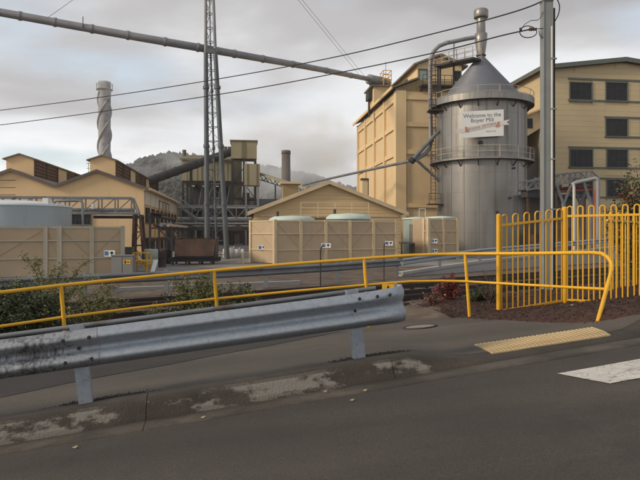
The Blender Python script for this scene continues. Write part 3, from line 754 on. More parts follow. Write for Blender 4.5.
# ------------------------------------------------------------------ lattice mast and the long pipe
md = 44.0
mb0 = fl(216, md)
ms = thing('lattice_mast', 'tall tapering grey lattice mast holding up the long overhead pipe', 'mast', mb0)
def ml(px, py, d): return P(px, py, d) - mb0
yb = 232 + 2.0 / md * 600
ztop = -116
legsp = [((207.3, yb + 0.5, md), (205.8, 52, md), (205.2, ztop, md + 0.25)), ((227.2, yb + 0.5, md), (215.3, 52, md), (209.2, ztop, md + 0.25)), ((217, 232 + 2.0 / (md + 1.3) * 600 + 0.5, md + 1.3), (210.6, 52, md + 1.0), (207.2, ztop, md + 0.5))]
legsv = [[ml(*q) for q in L_] for L_ in legsp]
for L_ in legsv:
    rk = 0.45 if L_ is legsv[2] else 1.0
    MB().cyl(L_[0], L_[1], 0.20 * rk, 0.16 * rk, 12).build('leg', M_MAST, ms)
    MB().cyl(L_[1], L_[2], 0.12 * rk, 0.09 * rk, 8).build('upper_leg', M_PIPE, ms)
def onleg(i, f):
    L_ = legsv[i]; z = L_[0].z + (L_[2].z - L_[0].z) * f
    a, b = (L_[0], L_[1]) if z < L_[1].z else (L_[1], L_[2])
    return a + (b - a) * ((z - a.z) / (b.z - a.z))
NB = 26
for k in range(NB):
    f0, f1 = (k + 0.35) / NB * 0.98, (k + 1.35) / NB * 0.98
    if f1 > 1: break
    q = MB()
    for i, j in ((0, 1), (1, 2), (2, 0)):
        q.bar(onleg(i, f0), onleg(j, f0), 0.04); a, b = (i, j) if k % 2 else (j, i)
        if (i, j) != (1, 2): q.bar(onleg(a, f0), onleg(b, f1), 0.03)
    q.build('bracing', M_MAST, ms)
for L_ in legsv:
    for z in (4.0, 8.2, 12.5):
        f = z / L_[2].z; i = legsv.index(L_); p = onleg(i, f); MB().cyl(p, p + V((0, 0, 0.22)), 0.235 if i < 2 else 0.12, n=10).build('flange', M_MAST, ms)
lp = thing('overhead_pipe', 'long sloping grey overhead pipe running from the mast to the cream building', 'pipe', fl(213, 44.5, zz(50, 44.5)))
pathp = [P(-60, 1.5, 42.7), P(0, 12.3, 43), P(70, 25, 43.5), P(140, 37.5, 44.0), P(213, 50, 44.6), P(255, 57.5, 50.5), P(300, 65.5, 58), P(340, 73.2, 66.5), P(371, 79.5, 75.5)]
MB().tube(pathp, 0.285, 14).build('pipe', M_PIPE, lp, world_=True)
for k, px in enumerate((20, 55, 92, 128, 165, 198, 233, 262, 292, 325, 350)):
    for a, b in zip(pathp, pathp[1:]):
        fa, fb = CX + F * a.x / a.y, CX + F * b.x / b.y
        if fa <= px < fb:
            c = a + (b - a) * ((px - fa) / (fb - fa)); d = (b - a).normalized()
            MB().cyl(c - d * 0.09, c + d * 0.09, 0.335, n=14).build('clamp', M_PIPE, lp, world_=True)
c0, c1 = P(369, 79.3, 75), P(387, 83.5, 77.4)
MB().cyl(c0, c1, 0.62, 0.66, 16).cyl(c0 - (c1 - c0).normalized() * 0.25, c0, 0.4, 0.62, 16).build('drive_drum', M_PIPE, lp, world_=True)
MB().bar(P(371, 80, 75.3), P(371.5, 92, 75.6), 0.4).bar(P(380, 84, 76.6), P(380, 92, 76.6), 0.3).build('drum_support', M_DARK, lp, world_=True)
MB().cyl(P(83, 27.7, 43.3), P(83, 27.7, 43.3) + V((0, 0, 0.8)), 0.03, n=6).build('lamp_stub', M_DARK, lp, world_=True)
MB().bar(P(205.5, 51, 43.95), P(216, 51, 43.95), 0.2, 0.35).build('saddle', M_MAST, lp, world_=True)
for k, (a, b, lab) in enumerate(((P(205.5, ztop + 2, md + 0.3), P(361, 77, 73), 'thin guy wire from the mast top to the overhead pipe, upper of two'), (P(208.8, ztop - 0.5 + 2, md + 0.3), P(366, 78, 74), 'thin guy wire from the mast top to the pipe end, lower of two'))):
    tag(MB().cyl(a, b, 0.018, n=5).build('guy_wire', M_WIREG, None, at=b), lab, 'wire')
a, b = P(48, 17.5, 43.2), P(98, -18, 60)
tag(MB().cyl(a, b, 0.02, n=5).build('guy_wire', M_WIREG, None, at=a), 'thin guy wire rising from the overhead pipe away from the mast', 'wire')

# ------------------------------------------------------------------ silo
sc = fl(481, 58)
si = thing('silo', 'large riveted grey steel silo with conical roof and two ring walkways', 'silo', sc)
RS = 4.2; zk1 = zz(97, 53.15) - G; zk2 = zz(157.3, 53.15) - G
courses = [0, 1.9, 3.75, 5.6, 7.4, 9.2, 11.0, 12.8, zk1 + 0.1]
for k, (a, b) in enumerate(zip(courses, courses[1:])):
    r = RS + (0.008 if k % 2 else 0.0)
    n = 10; off = 0.31 * (k % 2)
    for j in range(n):                                       # each course is made of bent plates
        q = MB(); a0 = 2 * math.pi * (j + off) / n + 0.0012; a1 = 2 * math.pi * (j + 1 + off) / n - 0.0012; m = 7
        ang = [a0 + (a1 - a0) * i / m for i in range(m + 1)]
        vs_ = [(rr * math.cos(t), rr * math.sin(t), z) for rr in (r, r - 0.03) for z in (a + 0.004, b - 0.004) for t in ang]
        M_ = m + 1; fs = []
        for i in range(m):
            fs += [(i, i + 1, M_ + i + 1, M_ + i)]
        q.add(vs_[:2 * M_], fs, True)
        q.add(vs_, [(i + 1, i, 2 * M_ + i, 2 * M_ + i + 1) for i in range(m)] + [(M_ + i, M_ + i + 1, 3 * M_ + i + 1, 3 * M_ + i) for i in range(m)]); q.build('plate', M_SILO, si)
MB().cyl((0, 0, 0.01), (0, 0, courses[-1]), RS - 0.035, n=48).build('drum', M_DARK, si)
for j in range(9):                                           # stiffener strips
    a = math.radians(-162 + 18.0 * j); r = RS + 0.012
    MB().bar((r * math.cos(a), r * math.sin(a), 0.1), (r * math.cos(a), r * math.sin(a), zk1), 0.07, 0.05, (math.cos(a), math.sin(a), 0)).build('seam_strip', M_SILO, si)
zap = zz(57.5, 58) - G
MB().lathe([(RS + 0.10, zk1 + 0.12), (RS + 0.10, zk1 + 0.28), (0.36, zap), (0.36, zap + 0.02)], 48).build('cone_roof', M_CONE, si)
def ring_walk(z, nm, skirt):
    q = MB(); r0, r1 = RS + 0.02, 4.86
    q.lathe([(r0, z), (r1, z), (r1, z + 0.08), (r0, z + 0.08)], 48, smooth_=False); w = q.build(nm, M_RUSTY, si)
    MB().lathe([(r1 + 0.004, z - 0.06), (r1 + 0.03, z - 0.06), (r1 + 0.03, z + skirt), (r1 + 0.004, z + skirt), (r1 + 0.004, z - 0.06)], 64, smooth_=False).build('toe_plate', M_SILO, w)
    q = MB(); n = 16
    for k in range(n):
        a = 2 * math.pi * (k + 0.2) / n; c_ = V((math.cos(a), math.sin(a), 0)); q.bar(c_ * (r1 - 0.04) + V((0, 0, z)), c_ * (r1 - 0.04) + V((0, 0, z + 1.12)), 0.06)
    for h in (0.6, 1.12): q.tube([V(((r1 - 0.04) * math.cos(2 * math.pi * k / 48), (r1 - 0.04) * math.sin(2 * math.pi * k / 48), z + h)) for k in range(48)], 0.028, 5, closed=True)
    q.build('walk_rail', M_BUNDL, w)
    for k in range(n):
        a = 2 * math.pi * (k + 0.2) / n; c_ = V((math.cos(a), math.sin(a), 0)); MB().bar(c_ * (RS + 0.02) + V((0, 0, z - 0.6)), c_ * (r1 - 0.1) + V((0, 0, z - 0.02)), 0.09).build('bracket', M_RUSTY, w)
ring_walk(zk1, 'upper_walkway', 0.52); ring_walk(zk2, 'lower_walkway', 0.10)
# stack on the apex
def sz(y): return zz(y, 58) - G
q = MB().lathe([(0.34, sz(58.5)), (0.36, sz(56)), (0.58, sz(41)), (0.60, sz(34)), (0.42, sz(33)), (0.40, sz(18)), (0.40, sz(18) + 0.02)], 20); q.build('stack', M_SILO, si)
MB().lathe([(0.66, sz(18)), (0.69, sz(17.6)), (0.69, sz(11)), (0.60, sz(9.8)), (0.0, sz(9.6))], 20).lathe([(0.66, sz(18)), (0.41, sz(18))], 20).build('stack_cap', M_SILO, si)
MB().lathe([(0.40, sz(56.3)), (0.46, sz(56.3)), (0.46, sz(55)), (0.40, sz(55))], 20).build('stack_collar', M_RUSTY, si)
du = [P(474, 37.5, 58), P(466, 38.8, 57.9), P(456, 41, 57.8), P(447, 42.8, 57.7), P(439, 46, 57.6), P(433.5, 51.5, 57.6), P(430.8, 59, 57.6), P(430.2, 70, 57.6), P(430.2, 90, 57.6), P(430.6, 120, 57.6), P(431, 141, 57.6), P(429.5, 148.5, 57.4), P(425, 154, 57.2), P(419, 157.6, 57.0), P(412, 160.5, 56.8)]
MB().tube(du, 0.20, 10).build('duct', M_PIPE, si, world_=True)
for q_ in (du[3], du[6], du[10]): MB().cyl(q_ + V((0, 0, -0.1)), q_ + V((0, 0, 0.14)), 0.27, n=12).build('duct_flange', M_PIPE, si, world_=True)
MB().bar(P(454, 42, 57.8), P(454, 62, 57.4), 0.12).build('duct_prop', M_PIPE, si, world_=True)
# access bridge from the cone to the cream building
w0, w1 = P(438, 67, 60.5), P(477, 58.8, 56.6)
br = MB().bar(w0, w1, 1.3, 0.18).build('access_bridge', M_DARK, si, world_=True)
q = MB(); inv = MX[si.name].inverted(); dirn = (w1 - w0).normalized(); sd = dirn.cross(V((0, 0, 1))).normalized() * 0.62
for s_ in (-1, 1):
    for h in (0.6, 1.1): q.bar(w0 + sd * s_ + V((0, 0, h)), w1 + sd * s_ + V((0, 0, h)), 0.045)
    for k in range(6): p = w0 + (w1 - w0) * (k / 5) + sd * s_; q.bar(p, p + V((0, 0, 1.1)), 0.05)
q.v = [inv @ v for v in q.v]; q.build('bridge_rail', M_BUNDL, br)
for f, ln in ((0.0, 3.2), (0.42, 2.2), (0.06, 3.4)):
    p = w0 + (w1 - w0) * f; MB().bar(p + V((0, 0, -0.1)), p + V((0, 0, -ln)), 0.16).build('bridge_post', M_DARK, si, world_=True)
# ladder beside the duct
q = MB(); l0, l1 = P(433.3, 200, 57.2), P(433.3, 60, 57.2)
for dx in (-0.22, 0.22): q.bar(l0 + V((dx, 0, 0)), l1 + V((dx, 0, 0)), 0.06)
n = int((l1.z - l0.z) / 0.33)
for k in range(n): z = l0.z + 0.33 * k; q.bar(V((l0.x - 0.22, l0.y, z)), V((l0.x + 0.22, l0.y, z)), 0.035)
q.build('ladder', M_RUSTY, si, world_=True)
for k in range(11):
    z = zz(118, 57.2) + 0.55 * k; q = MB()
    c_ = V((l0.x, l0.y - 0.1, z)); q.tube([c_ + V((0.42 * math.cos(a), -0.30 + 0.38 * math.sin(a) * -1 * -1 if False else -0.05 - 0.45 * math.sin(a), 0)) for a in [math.pi * j / 8 for j in range(9)]], 0.03, 5)
    q.build('cage_hoop', M_RUSTY, si, world_=True)
for y in (111, 204.3):
    p = P(433.5, y, 57.0); MB().b2(p.x - 0.55, p.x + 0.75, p.y - 0.6, p.y + 0.6, p.z - 0.05, p.z + 0.05).build('rest_platform', M_RUSTY, si, world_=True)
    q = MB()
    for x_ in (-0.5, 0.1, 0.6): q.bar(p + V((x_, -0.55, 0)), p + V((x_, -0.55, 1.0)), 0.05)
    for h in (0.5, 1.0): q.bar(p + V((-0.5, -0.55, h)), p + V((0.6, -0.55, h)), 0.045)
    q.build('rest_platform_rail', M_RUSTY, si, world_=True)
for px, py in ((468.5, 143), (502.5, 168.2), (497.8, 198), (484.5, 212)):
    a = math.atan2(-1, ((px - 481) / 43.5)); x = (px - 481) / 600 * 54; yy = -math.sqrt(max(0.1, RS * RS - x * x))
    p = V((x, yy, zz(py, 58 + yy) - G)); rr = 0.22 if py < 150 else 0.1
    MB().cyl(p, p + p.normalized() * 0 + V((x / RS, yy / RS, 0)) * 0.18, rr, n=12).build('port', M_DARK, si)
# pipe from the silo to the low roofs
cp = thing('transfer_pipe', 'slim grey pipe slanting from the silo over the weatherboard shed roof', 'pipe', fl(411, 56.5, zz(160, 56.5)))
MB().tube([P(441, 128.5, 57.45), P(425, 146, 57.0), P(412, 160.3, 56.6)], 0.19, 10).build('upper_pipe', M_STEELG, cp, world_=True)
MB().tube([P(412, 160.3, 56.6), P(405, 162.2, 58), P(350, 174, 69), P(318, 181.2, 76), P(303, 185, 80)], 0.14, 10).build('lower_pipe', M_STEELG, cp, world_=True)
MB().cyl(P(413.5, 158.8, 56.6), P(410.5, 162, 56.6), 0.33, n=12).build('joint', M_DARK, cp, world_=True)
MB().bar(P(416, 159.5, 56.7), P(440, 181.5, 57.4), 0.2).build('strut', M_STEELG, cp, world_=True)

# welcome sign
sd_ = 53.35
c = P(482.4, 123.7, sd_); u = (P(504, 108, sd_) - P(461, 111.5, sd_)); ux = V((1, 0, u.z / u.x * 0.5)).normalized()
sg = thing('welcome_sign', 'white board lettered Welcome to the Boyer Mill with ribbon, fixed to the silo', 'sign', c)
hw, hh_ = 21.3 / 600 * sd_, 13.2 / 600 * sd_
tilt = 0.055
X = V((1, 0.0, tilt)).normalized(); Z = V((0, 0, 1))
def SP(a, b, y=0): return X * a + Z * b + V((0, y, 0))
MB().prism([SP(-hw, -hh_), SP(hw, -hh_), SP(hw, hh_), SP(-hw, hh_)], (0, 0.06, 0)).build('board', M_SIGN, sg)
for x in (-1.3, 0, 1.3): MB().bar(SP(x, 0.5, 0.061), SP(x, 0.5, 0.9), 0.1).bar(SP(x, -0.5, 0.061), SP(x, -0.5, 0.9), 0.1).build('bracket', M_STEELG, sg)
Up = (Z - X * X.dot(Z)).normalized()
text_part('lettering', 'Welcome to the', 0.50, M_INK, sg, SP(-0.02, 0.74, -0.008), X, Up)
text_part('lettering', 'Boyer Mill', 0.50, M_INK, sg, SP(-0.02, 0.31, -0.008), X, Up)
text_part('lettering', 'SINCE 1941', 0.19, M_RIBT, sg, SP(0.78, -0.72, -0.008), X, Up)
# the ribbon is an S-shaped band; its lettering cannot be read in the picture and stays as strokes
def rib(a): return -0.24 + 0.16 * math.sin(a * 1.25) 
q = MB(); n = 24; w_ = 0.19; vs_ = []
for k in range(n + 1):
    a = -1.45 + 2.95 * k / n
    vs_ += [SP(a, rib(a) - w_, -0.03), SP(a, rib(a) + w_, -0.03)]
q.add(vs_, [(2 * k, 2 * k + 2, 2 * k + 3, 2 * k + 1) for k in range(n)]); q.add([v + V((0, 0.02, 0)) for v in vs_], [(2 * k, 2 * k + 1, 2 * k + 3, 2 * k + 2) for k in range(n)])
rb = q.build('ribbon', M_RIB, sg)
for sgn in (-1, 1):
    x0 = -1.5 if sgn < 0 else 1.45; xm_ = x0 + sgn * 0.0
    MB().prism([SP(x0 - sgn * 0.3, rib(x0) - w_ - 0.09, -0.05), SP(x0 + sgn * 0.05, rib(x0) - w_ - 0.05, -0.05), SP(x0 + sgn * 0.05, rib(x0) + w_ + 0.02, -0.05), SP(x0 - sgn * 0.12, rib(x0) + w_ - 0.02, -0.05)], (0, 0.015, 0)).build('ribbon_fold', M_RIBR, sg)
    y0 = rib(x0) - 0.02 + sgn * 0.06
    MB().prism([SP(x0, y0 - w_, -0.012), SP(x0 + sgn * 0.95, y0 - w_ - 0.04 + 0.06 * sgn, -0.012), SP(x0 + sgn * 0.72, y0 + 0.06 * sgn, -0.012), SP(x0 + sgn * 1.0, y0 + w_ + 0.1 * sgn, -0.012), SP(x0, y0 + w_ - 0.03, -0.012)][::sgn], (0, -0.012 * 1, 0)).build('ribbon_tail', M_RIB, sg)
rr = random.Random(3); q = MB(); x = -1.22
while x < 1.25:
    gap = rr.choice([0.09, 0.1, 0.1, 0.12, 0.24]); h = 0.11
    q.bar(SP(x, rib(x) - h, -0.034), SP(x, rib(x) + h, -0.034), 0.035, 0.006, (0, 1, 0))
    if rr.random() < 0.6: zq = rr.choice([-h, 0, h]) * 0.9; q.bar(SP(x, rib(x) + zq, -0.034), SP(x + 0.07, rib(x + 0.07) + zq, -0.034), 0.03, 0.006, (0, 1, 0))
    x += gap
stuff(q.build('ribbon_strokes', M_RIBT, sg))

# ------------------------------------------------------------------ weatherboard shed
o = fl(254, 50); W = wR(o, 401); ap = W / 2
he = zz(211.5, 50) - G; hk = zz(182.5, 50.5) - G; LB = 15
sh = thing('weatherboard_shed', 'low cream weatherboard shed with wide gable behind the bunded tanks', 'shed', o, AN)
MB().prism([(0.03, 0.03, -0.2), (W - 0.03, 0.03, -0.2), (W - 0.03, 0.03, he - 0.02), (ap, 0.03, hk - 0.05), (0.03, 0.03, he - 0.02)], (0, LB, 0)).build('frame_wall', M_FASCIA, sh)
bh = 0.30; z = 0.0
while z < hk - 0.15:
    z1_ = min(z + bh, hk - 0.08)
    def xl(zq): return 0 if zq <= he else ap * (zq - he) / (hk - he)
    a0, a1 = xl(z), xl(z1_)
    q = MB(); e = 0.028
    q.add([(a0, -e, z), (W - a0, -e, z), (W - a1, 0.0, z1_), (a1, 0.0, z1_), (a0, 0.028, z), (W - a0, 0.028, z), (W - a1, 0.028, z1_), (a1, 0.028, z1_)],
          [(0, 1, 2, 3), (5, 4, 7, 6), (0, 4, 5, 1), (3, 2, 6, 7), (1, 5, 6, 2), (4, 0, 3, 7)])
    q.build('board', M_BOARD, sh)
    if z < he - bh:
        MB().add([(W + e, 0, z), (W + e, LB, z), (W, LB, z1_), (W, 0, z1_)], [(0, 1, 2, 3)]).add([(W - 0.02, 0, z), (W + e, 0, z), (W, 0, z1_), (W - 0.02, 0, z1_)], [(0, 1, 2, 3)]).build('side_board', M_BOARD, sh)
    z += bh
ov = 0.55
sl = (hk - he) / ap
for sgn in (0, 1):
    a0 = -ov if sgn == 0 else W + ov; zl = he - ov * sl
    rf = MB().prism([(a0, -0.5, zl + 0.05), (ap, -0.5, hk + 0.05), (ap, -0.5, hk + 0.17), (a0, -0.5, zl + 0.17)], (0, LB + 1, 0)).build('roof', M_ROOF, sh)
    MB().prism([(a0, -0.56, zl - 0.14), (ap, -0.56, hk - 0.14), (ap, -0.56, hk + 0.19), (a0, -0.56, zl + 0.19)], (0, 0.055, 0)).build('barge_board', M_BUNDF, rf)
MB().b2(0.5, W * 0.98, -0.10, -0.03, he - 0.42, he - 0.28).build('cable_tray', M_BUNDF, sh)
vx = wR(o, 296)
MB().b2(vx - 0.7, vx + 0.75, 6.0, 7.4, hk - 1.6, hk + 0.35).build('roof_vent', M_FASCIA, sh)
MB().b2(vx - 0.95, vx + 1.0, 5.7, 7.7, hk + 0.351, hk + 0.55).build('roof_vent_cap', M_BUNDF, sh)
fo = fl(364.5, 58)
fu = thing('flue', 'short square cream flue with dark cap rising behind the shed roof', 'flue', fo, AN)
hf = zz(179, 58) - G
MB().b2(-0.27, 0.27, -0.27, 0.27, 0, hf - 0.12).build('shaft', M_CREAM, fu)
MB().b2(-0.36, 0.36, -0.36, 0.36, hf - 0.118, hf + 0.05).b2(0.28, 0.36, -0.3, 0.3, hf - 1.6, hf - 0.119).build('cap', M_BROWN, fu)

# ------------------------------------------------------------------ bunds (boarded walls around tanks)
def bund(name, label, pts, z0, z1, bays, frame=M_BUNDF, rails=(0.33, 0.70), pw=0.13, group=None, brace=True):
    th = thing(name, label, 'bund wall', V((pts[0].x, pts[0].y, z0)), 0, group)
    n = len(pts); H = z1 - z0; o_ = V((pts[0].x, pts[0].y, 0))
    for i, nb in enumerate(bays):
        a, b = pts[i] - o_, pts[(i + 1) % n] - o_; a.z = b.z = 0
        d = b - a; L = d.length; u = d / L; nrm = V((u.y, -u.x, 0))
        if nb == 0:
            MB().bar(a + V((0, 0, H / 2)), b + V((0, 0, H / 2)), 0.06, H).build('back_wall', M_BUND, th); continue
        e = [k / nb for k in range(nb + 1)]
        for k in range(nb):
            p, q = a + d * e[k] + u * (pw / 2), a + d * e[k + 1] - u * (pw / 2)
            zs_ = [0.05] + [H * r for r in rails] + [H - 0.09]
            for c0, c1 in zip(zs_, zs_[1:]):
                MB().bar(p + V((0, 0, (c0 + c1) / 2)), q + V((0, 0, (c0 + c1) / 2)), 0.04, c1 - c0 - 0.012).build('panel', M_BUND, th)
            for r in rails:
                MB().bar(p + nrm * 0.05 + V((0, 0, H * r)), q + nrm * 0.05 + V((0, 0, H * r)), 0.07, 0.055).build('rail', frame, th)
            if brace:
                s0, s1 = (rails[0] * H + 0.05, H - 0.12); p_, q_ = (p, q) if k % 2 == 0 else (q, p)
                MB().bar(p_ + nrm * 0.032 + V((0, 0, s1)), q_ + nrm * 0.032 + V((0, 0, s0)), 0.03, 0.02).build('brace', M_BUND, th)
        MB().bar(a - u * 0.0 + V((0, 0, H - 0.045)), b + V((0, 0, H - 0.045)), 0.12, 0.08).build('cap', frame, th)
        for k in range(nb + 1):
            p = a + d * e[k] + nrm * 0.04 + (u * 0.004 if k == 0 else V((0, 0, 0)))
            MB().bar(p + V((0, 0, -0.15)), p + V((0, 0, H + 0.03)), pw, pw + 0.06, (u.x, u.y, 0)).build('post', frame, th)
    return th
def placard(th, p, w=0.5, h=0.3, dn=V((0, -1, 0)), label=None):
    """small white hazard notice with blue text block and black pictogram"""
    q = MB().b2(p.x - w / 2, p.x + w / 2, p.y - 0.02, p.y, p.z - h / 2, p.z + h / 2); b = q.build('notice', M_SIGN, th, world_=True)
    inv = MX[th.name].inverted()
    q = MB().b2(p.x - w * 0.42, p.x - w * 0.08, p.y - 0.026, p.y - 0.0205, p.z - h * 0.30, p.z + h * 0.34); q.v = [inv @ v for v in q.v]; q.build('notice_text_block', M_BLUE, b)
    c = V((p.x + w * 0.22, p.y - 0.0205, p.z)); r = h * 0.36
    q = MB().prism([c + V((0, 0, r)), c + V((-r, 0, 0.1 * r)), c + V((-r * 0.3, 0, -0.1 * r)), c + V((0, 0, -r)), c + V((r * 0.3, 0, -0.1 * r)), c + V((r, 0, 0.2 * r))], (0, -0.005, 0)); q.v = [inv @ v for v in q.v]; q.build('notice_pictogram', M_WIRE, b)

bm = [fl(251, 39.2), fl(275, 37.2), fl(396, 40.2), V((0, 0, 0)), V((0, 0, 0))]
bm[3] = bm[2] + AD * 7; bm[4] = bm[0] + AD * 5
B1 = bund('tank_bund', 'long beige boarded bund around two tanks with pale green lids', bm, G, zz(220, 37.2), [1, 5, 0, 0, 0], rails=(0.32, 0.69))
placard(B1, P(262, 247.5, 38.1)); placard(B1, P(326, 245.6, 38.25), 0.62); placard(B1, P(389, 243.3, 39.75), 0.52)
for px, d, y0, y1, r in ((292, 42.5, 219.2, 216.6, 1.62), (348.5, 43.2, 217.8, 214.2, 1.62)):
    c = fl(px, d); t = thing('lidded_tank', 'storage tank with %s pale green lid inside the long bund' % ('lower' if px < 300 else 'taller'), 'tank', c)
    zt_ = zz(y0, d) - G; MB().lathe([(r - 0.1, 0), (r - 0.1, zt_)], 32).build('shell', M_TANKG, t)
    lid = MB().lathe([(r, zt_ - 0.12), (r, zt_ + 0.02), (r * 0.8, zz(y1, d) - G), (0, zz(y1, d) - G + 0.08)], 32).build('lid', M_LID, t)
    MB().cyl((-1.0, -0.3, zz(y1, d) - G - 0.1), (-1.0, -0.3, zz(y1, d) - G + 0.35), 0.1, n=8).build('nozzle', M_RUSTY, lid)
q = thing('tank_walkway', 'yellowed tubular handrail along the walkway above the green tank lids', 'handrail', fl(335, 45.5), AN)
pz = zz(202.5, 45.5) - G; pm = zz(213, 45.5) - G
x0, x1 = -2.6, 2.6
MB().b2(x0, x1, -0.05, 0.7, pm - 0.5, pm - 0.4).build('deck', M_RUSTY, q)
for z_ in (pz, (pz + pm) / 2): MB().bar((x0, 0, z_), (x1, 0, z_), 0.05).build('rail', M_BUNDF, q)
for k in range(5): x = x0 + (x1 - x0) * k / 4; MB().bar((x, 0, 0), (x, 0, pz), 0.06).build('post', M_BUNDF, q)

bs = [fl(424.3, 44.0), fl(428.5, 43.6), fl(457, 44.6)]
bs += [bs[2] + AD * 3.2, bs[0] + AD * 3.2]
B2 = bund('tank_bund', 'small beige boarded bund beside the silo and the grey green tank', bs, G, zz(218.5, 43.8), [1, 2, 0, 0, 0], rails=(0.38, 0.69))
placard(B2, P(434.5, 241, 43.65), 0.42, 0.32); placard(B2, P(434.5, 251, 43.65), 0.42, 0.3)
c = fl(417, 48.2); t = thing('storage_tank', 'upright grey green tank between the shed and the small bund', 'tank', c)
zt_ = zz(218.2, 48.2) - G
MB().lathe([(1.12, 0), (1.12, zt_ - 0.1)], 32).build('shell', M_TANKG, t)
MB().lathe([(1.2, zt_ - 0.1), (1.2, zt_), (0.1, zt_ + 0.12), (0, zt_ + 0.12)], 32).build('lid', M_LID, t)
q = MB()
for x in (0.1, 0.6): q.bar((x, -0.4, zt_), (x, -0.4, zt_ + 0.75), 0.04)
q.bar((0.1, -0.4, zt_ + 0.75), (0.6, -0.4, zt_ + 0.75), 0.04).build('hatch_rail', M_TANKW, t)
for x in (-0.75, -0.6): MB().cyl((x, -1.2, 0), (x, -1.2, zt_ - 0.5), 0.05, n=8).build('riser_pipe', M_STEELG, t)
MB().b2(-1.6, -0.4, -1.9, -1.13, 1.1, 1.2).build('step_platform', M_STEELG, t)
MB().bar((-1.5, -1.8, 0), (-1.5, -1.8, 1.1), 0.07).bar((-0.5, -1.8, 0), (-0.5, -1.8, 1.1), 0.07).build('platform_legs', M_DARK, t)
# flat lid of the tank inside the small bund
c = fl(441, 46.2); t = thing('lidded_tank', 'squat tank with flat pale lid inside the small bund', 'tank', c)
zt_ = zz(217.6, 46.2) - G; MB().lathe([(1.1, 0), (1.1, zt_ - 0.08)], 28).build('shell', M_TANKG, t)
MB().lathe([(1.16, zt_ - 0.08), (1.16, zt_ + 0.05), (0, zt_ + 0.13)], 28).build('lid', M_LID, t)

bl = [fl(-60, 25.0), fl(45.5, 26.4), fl(59.5, 26.55), fl(122.5, 27.6)]
bl += [fl(119, 38), bl[0] + AD * 10]
B3 = bund('tank_bund', 'wide beige boarded bund with grey frame around the blue grey tank', bl, G, zz(226.3, 26.4), [2, 1, 2, 0, 0, 0], M_BUNDL, rails=(0.37, 0.72))
placard(B3, P(109.5, 253.5, 27.25), 0.5, 0.29)
c = fl(14.5, 33.2); t = thing('storage_tank', 'wide blue grey tank with white domed roof inside the beige bund', 'tank', c)
rt = 53.3 / 600 * 33; zt_ = zz(206.3, 33) - G
MB().lathe([(rt, 0), (rt, zt_)], 64).build('shell', M_TANK, t)
MB().lathe([(rt + 0.03, zt_ - 0.04), (rt + 0.03, zt_ + 0.03), (rt * 0.8, zt_ + 0.16), (rt * 0.4, zt_ + 0.30), (0, zt_ + 0.36)], 64).build('roof', M_TANKW, t)
MB().b2(2.1, 2.4, -1.2, -0.9, zt_ + 0.02, zt_ + 0.4).build('hatch_box', M_TANKW, t)
q = MB(); x = -1.9
for xx in (-1.0, -0.7): q.bar((xx, -0.6, zt_ + 0.2), (xx, -0.6, zt_ + 1.4), 0.05)
for z_ in (0.6, 1.0, 1.4): q.bar((-2.6, -0.6, zt_ + z_), (0.35, -0.6, zt_ + z_), 0.035)
q.build('roof_rail', M_RUSTY, t)
MB().tube([(2.45, -0.6, zt_ + 0.18), (2.6, -0.6, zt_ + 0.28), (3.9, -0.7, zt_ + 0.28), (4.05, -0.7, zt_ + 0.15), (4.05, -0.7, 0)], 0.07, 8).build('fill_pipe', M_STEELG, t)

# ------------------------------------------------------------------ twin-gabled building with monitor roofs
o = fl(144, 60); LB = -0.0
LBd = lD(o, 179); xv = wR(o, 56); xr = wR(o, 97.5); xl_ = wR(o, 11.7); xe = 2 * xl_ - xv
he = zz(188, 60) - G; hk = zz(172, 60) - G; hv = zz(187.5, 60) - G
lb = thing('twin_gable_mill', 'long apricot rendered mill building with twin gables and raised roof monitors', 'building', o, AN)
MB().prism([(xe, 0, -0.2), (0, 0, -0.2), (0, 0, he), (xr, 0, hk), (xv, 0, hv), (xl_, 0, hk), (xe, 0, he)], (0, LBd, 0)).build('wall', M_LEFT, lb)
for a0, z0, a1, z1_ in ((0.45, he - 0.16, xr, hk), (xv, hv, xr, hk), (xv, hv, xl_, hk), (xe - 0.4, he - 0.15, xl_, hk)):
    rf = MB().prism([(a0, -0.35, z0 + 0.02), (a1, -0.35, z1_ + 0.02), (a1, -0.35, z1_ + 0.16), (a0, -0.35, z0 + 0.16)], (0, LBd + 0.5, 0)).build('roof', M_ROOF, lb)
    MB().prism([(a0, -0.42, z0 - 0.10), (a1, -0.42, z1_ - 0.10), (a1, -0.42, z1_ + 0.18), (a0, -0.42, z0 + 0.18)], (0, 0.068, 0)).build('barge_board', M_STACKB, rf)
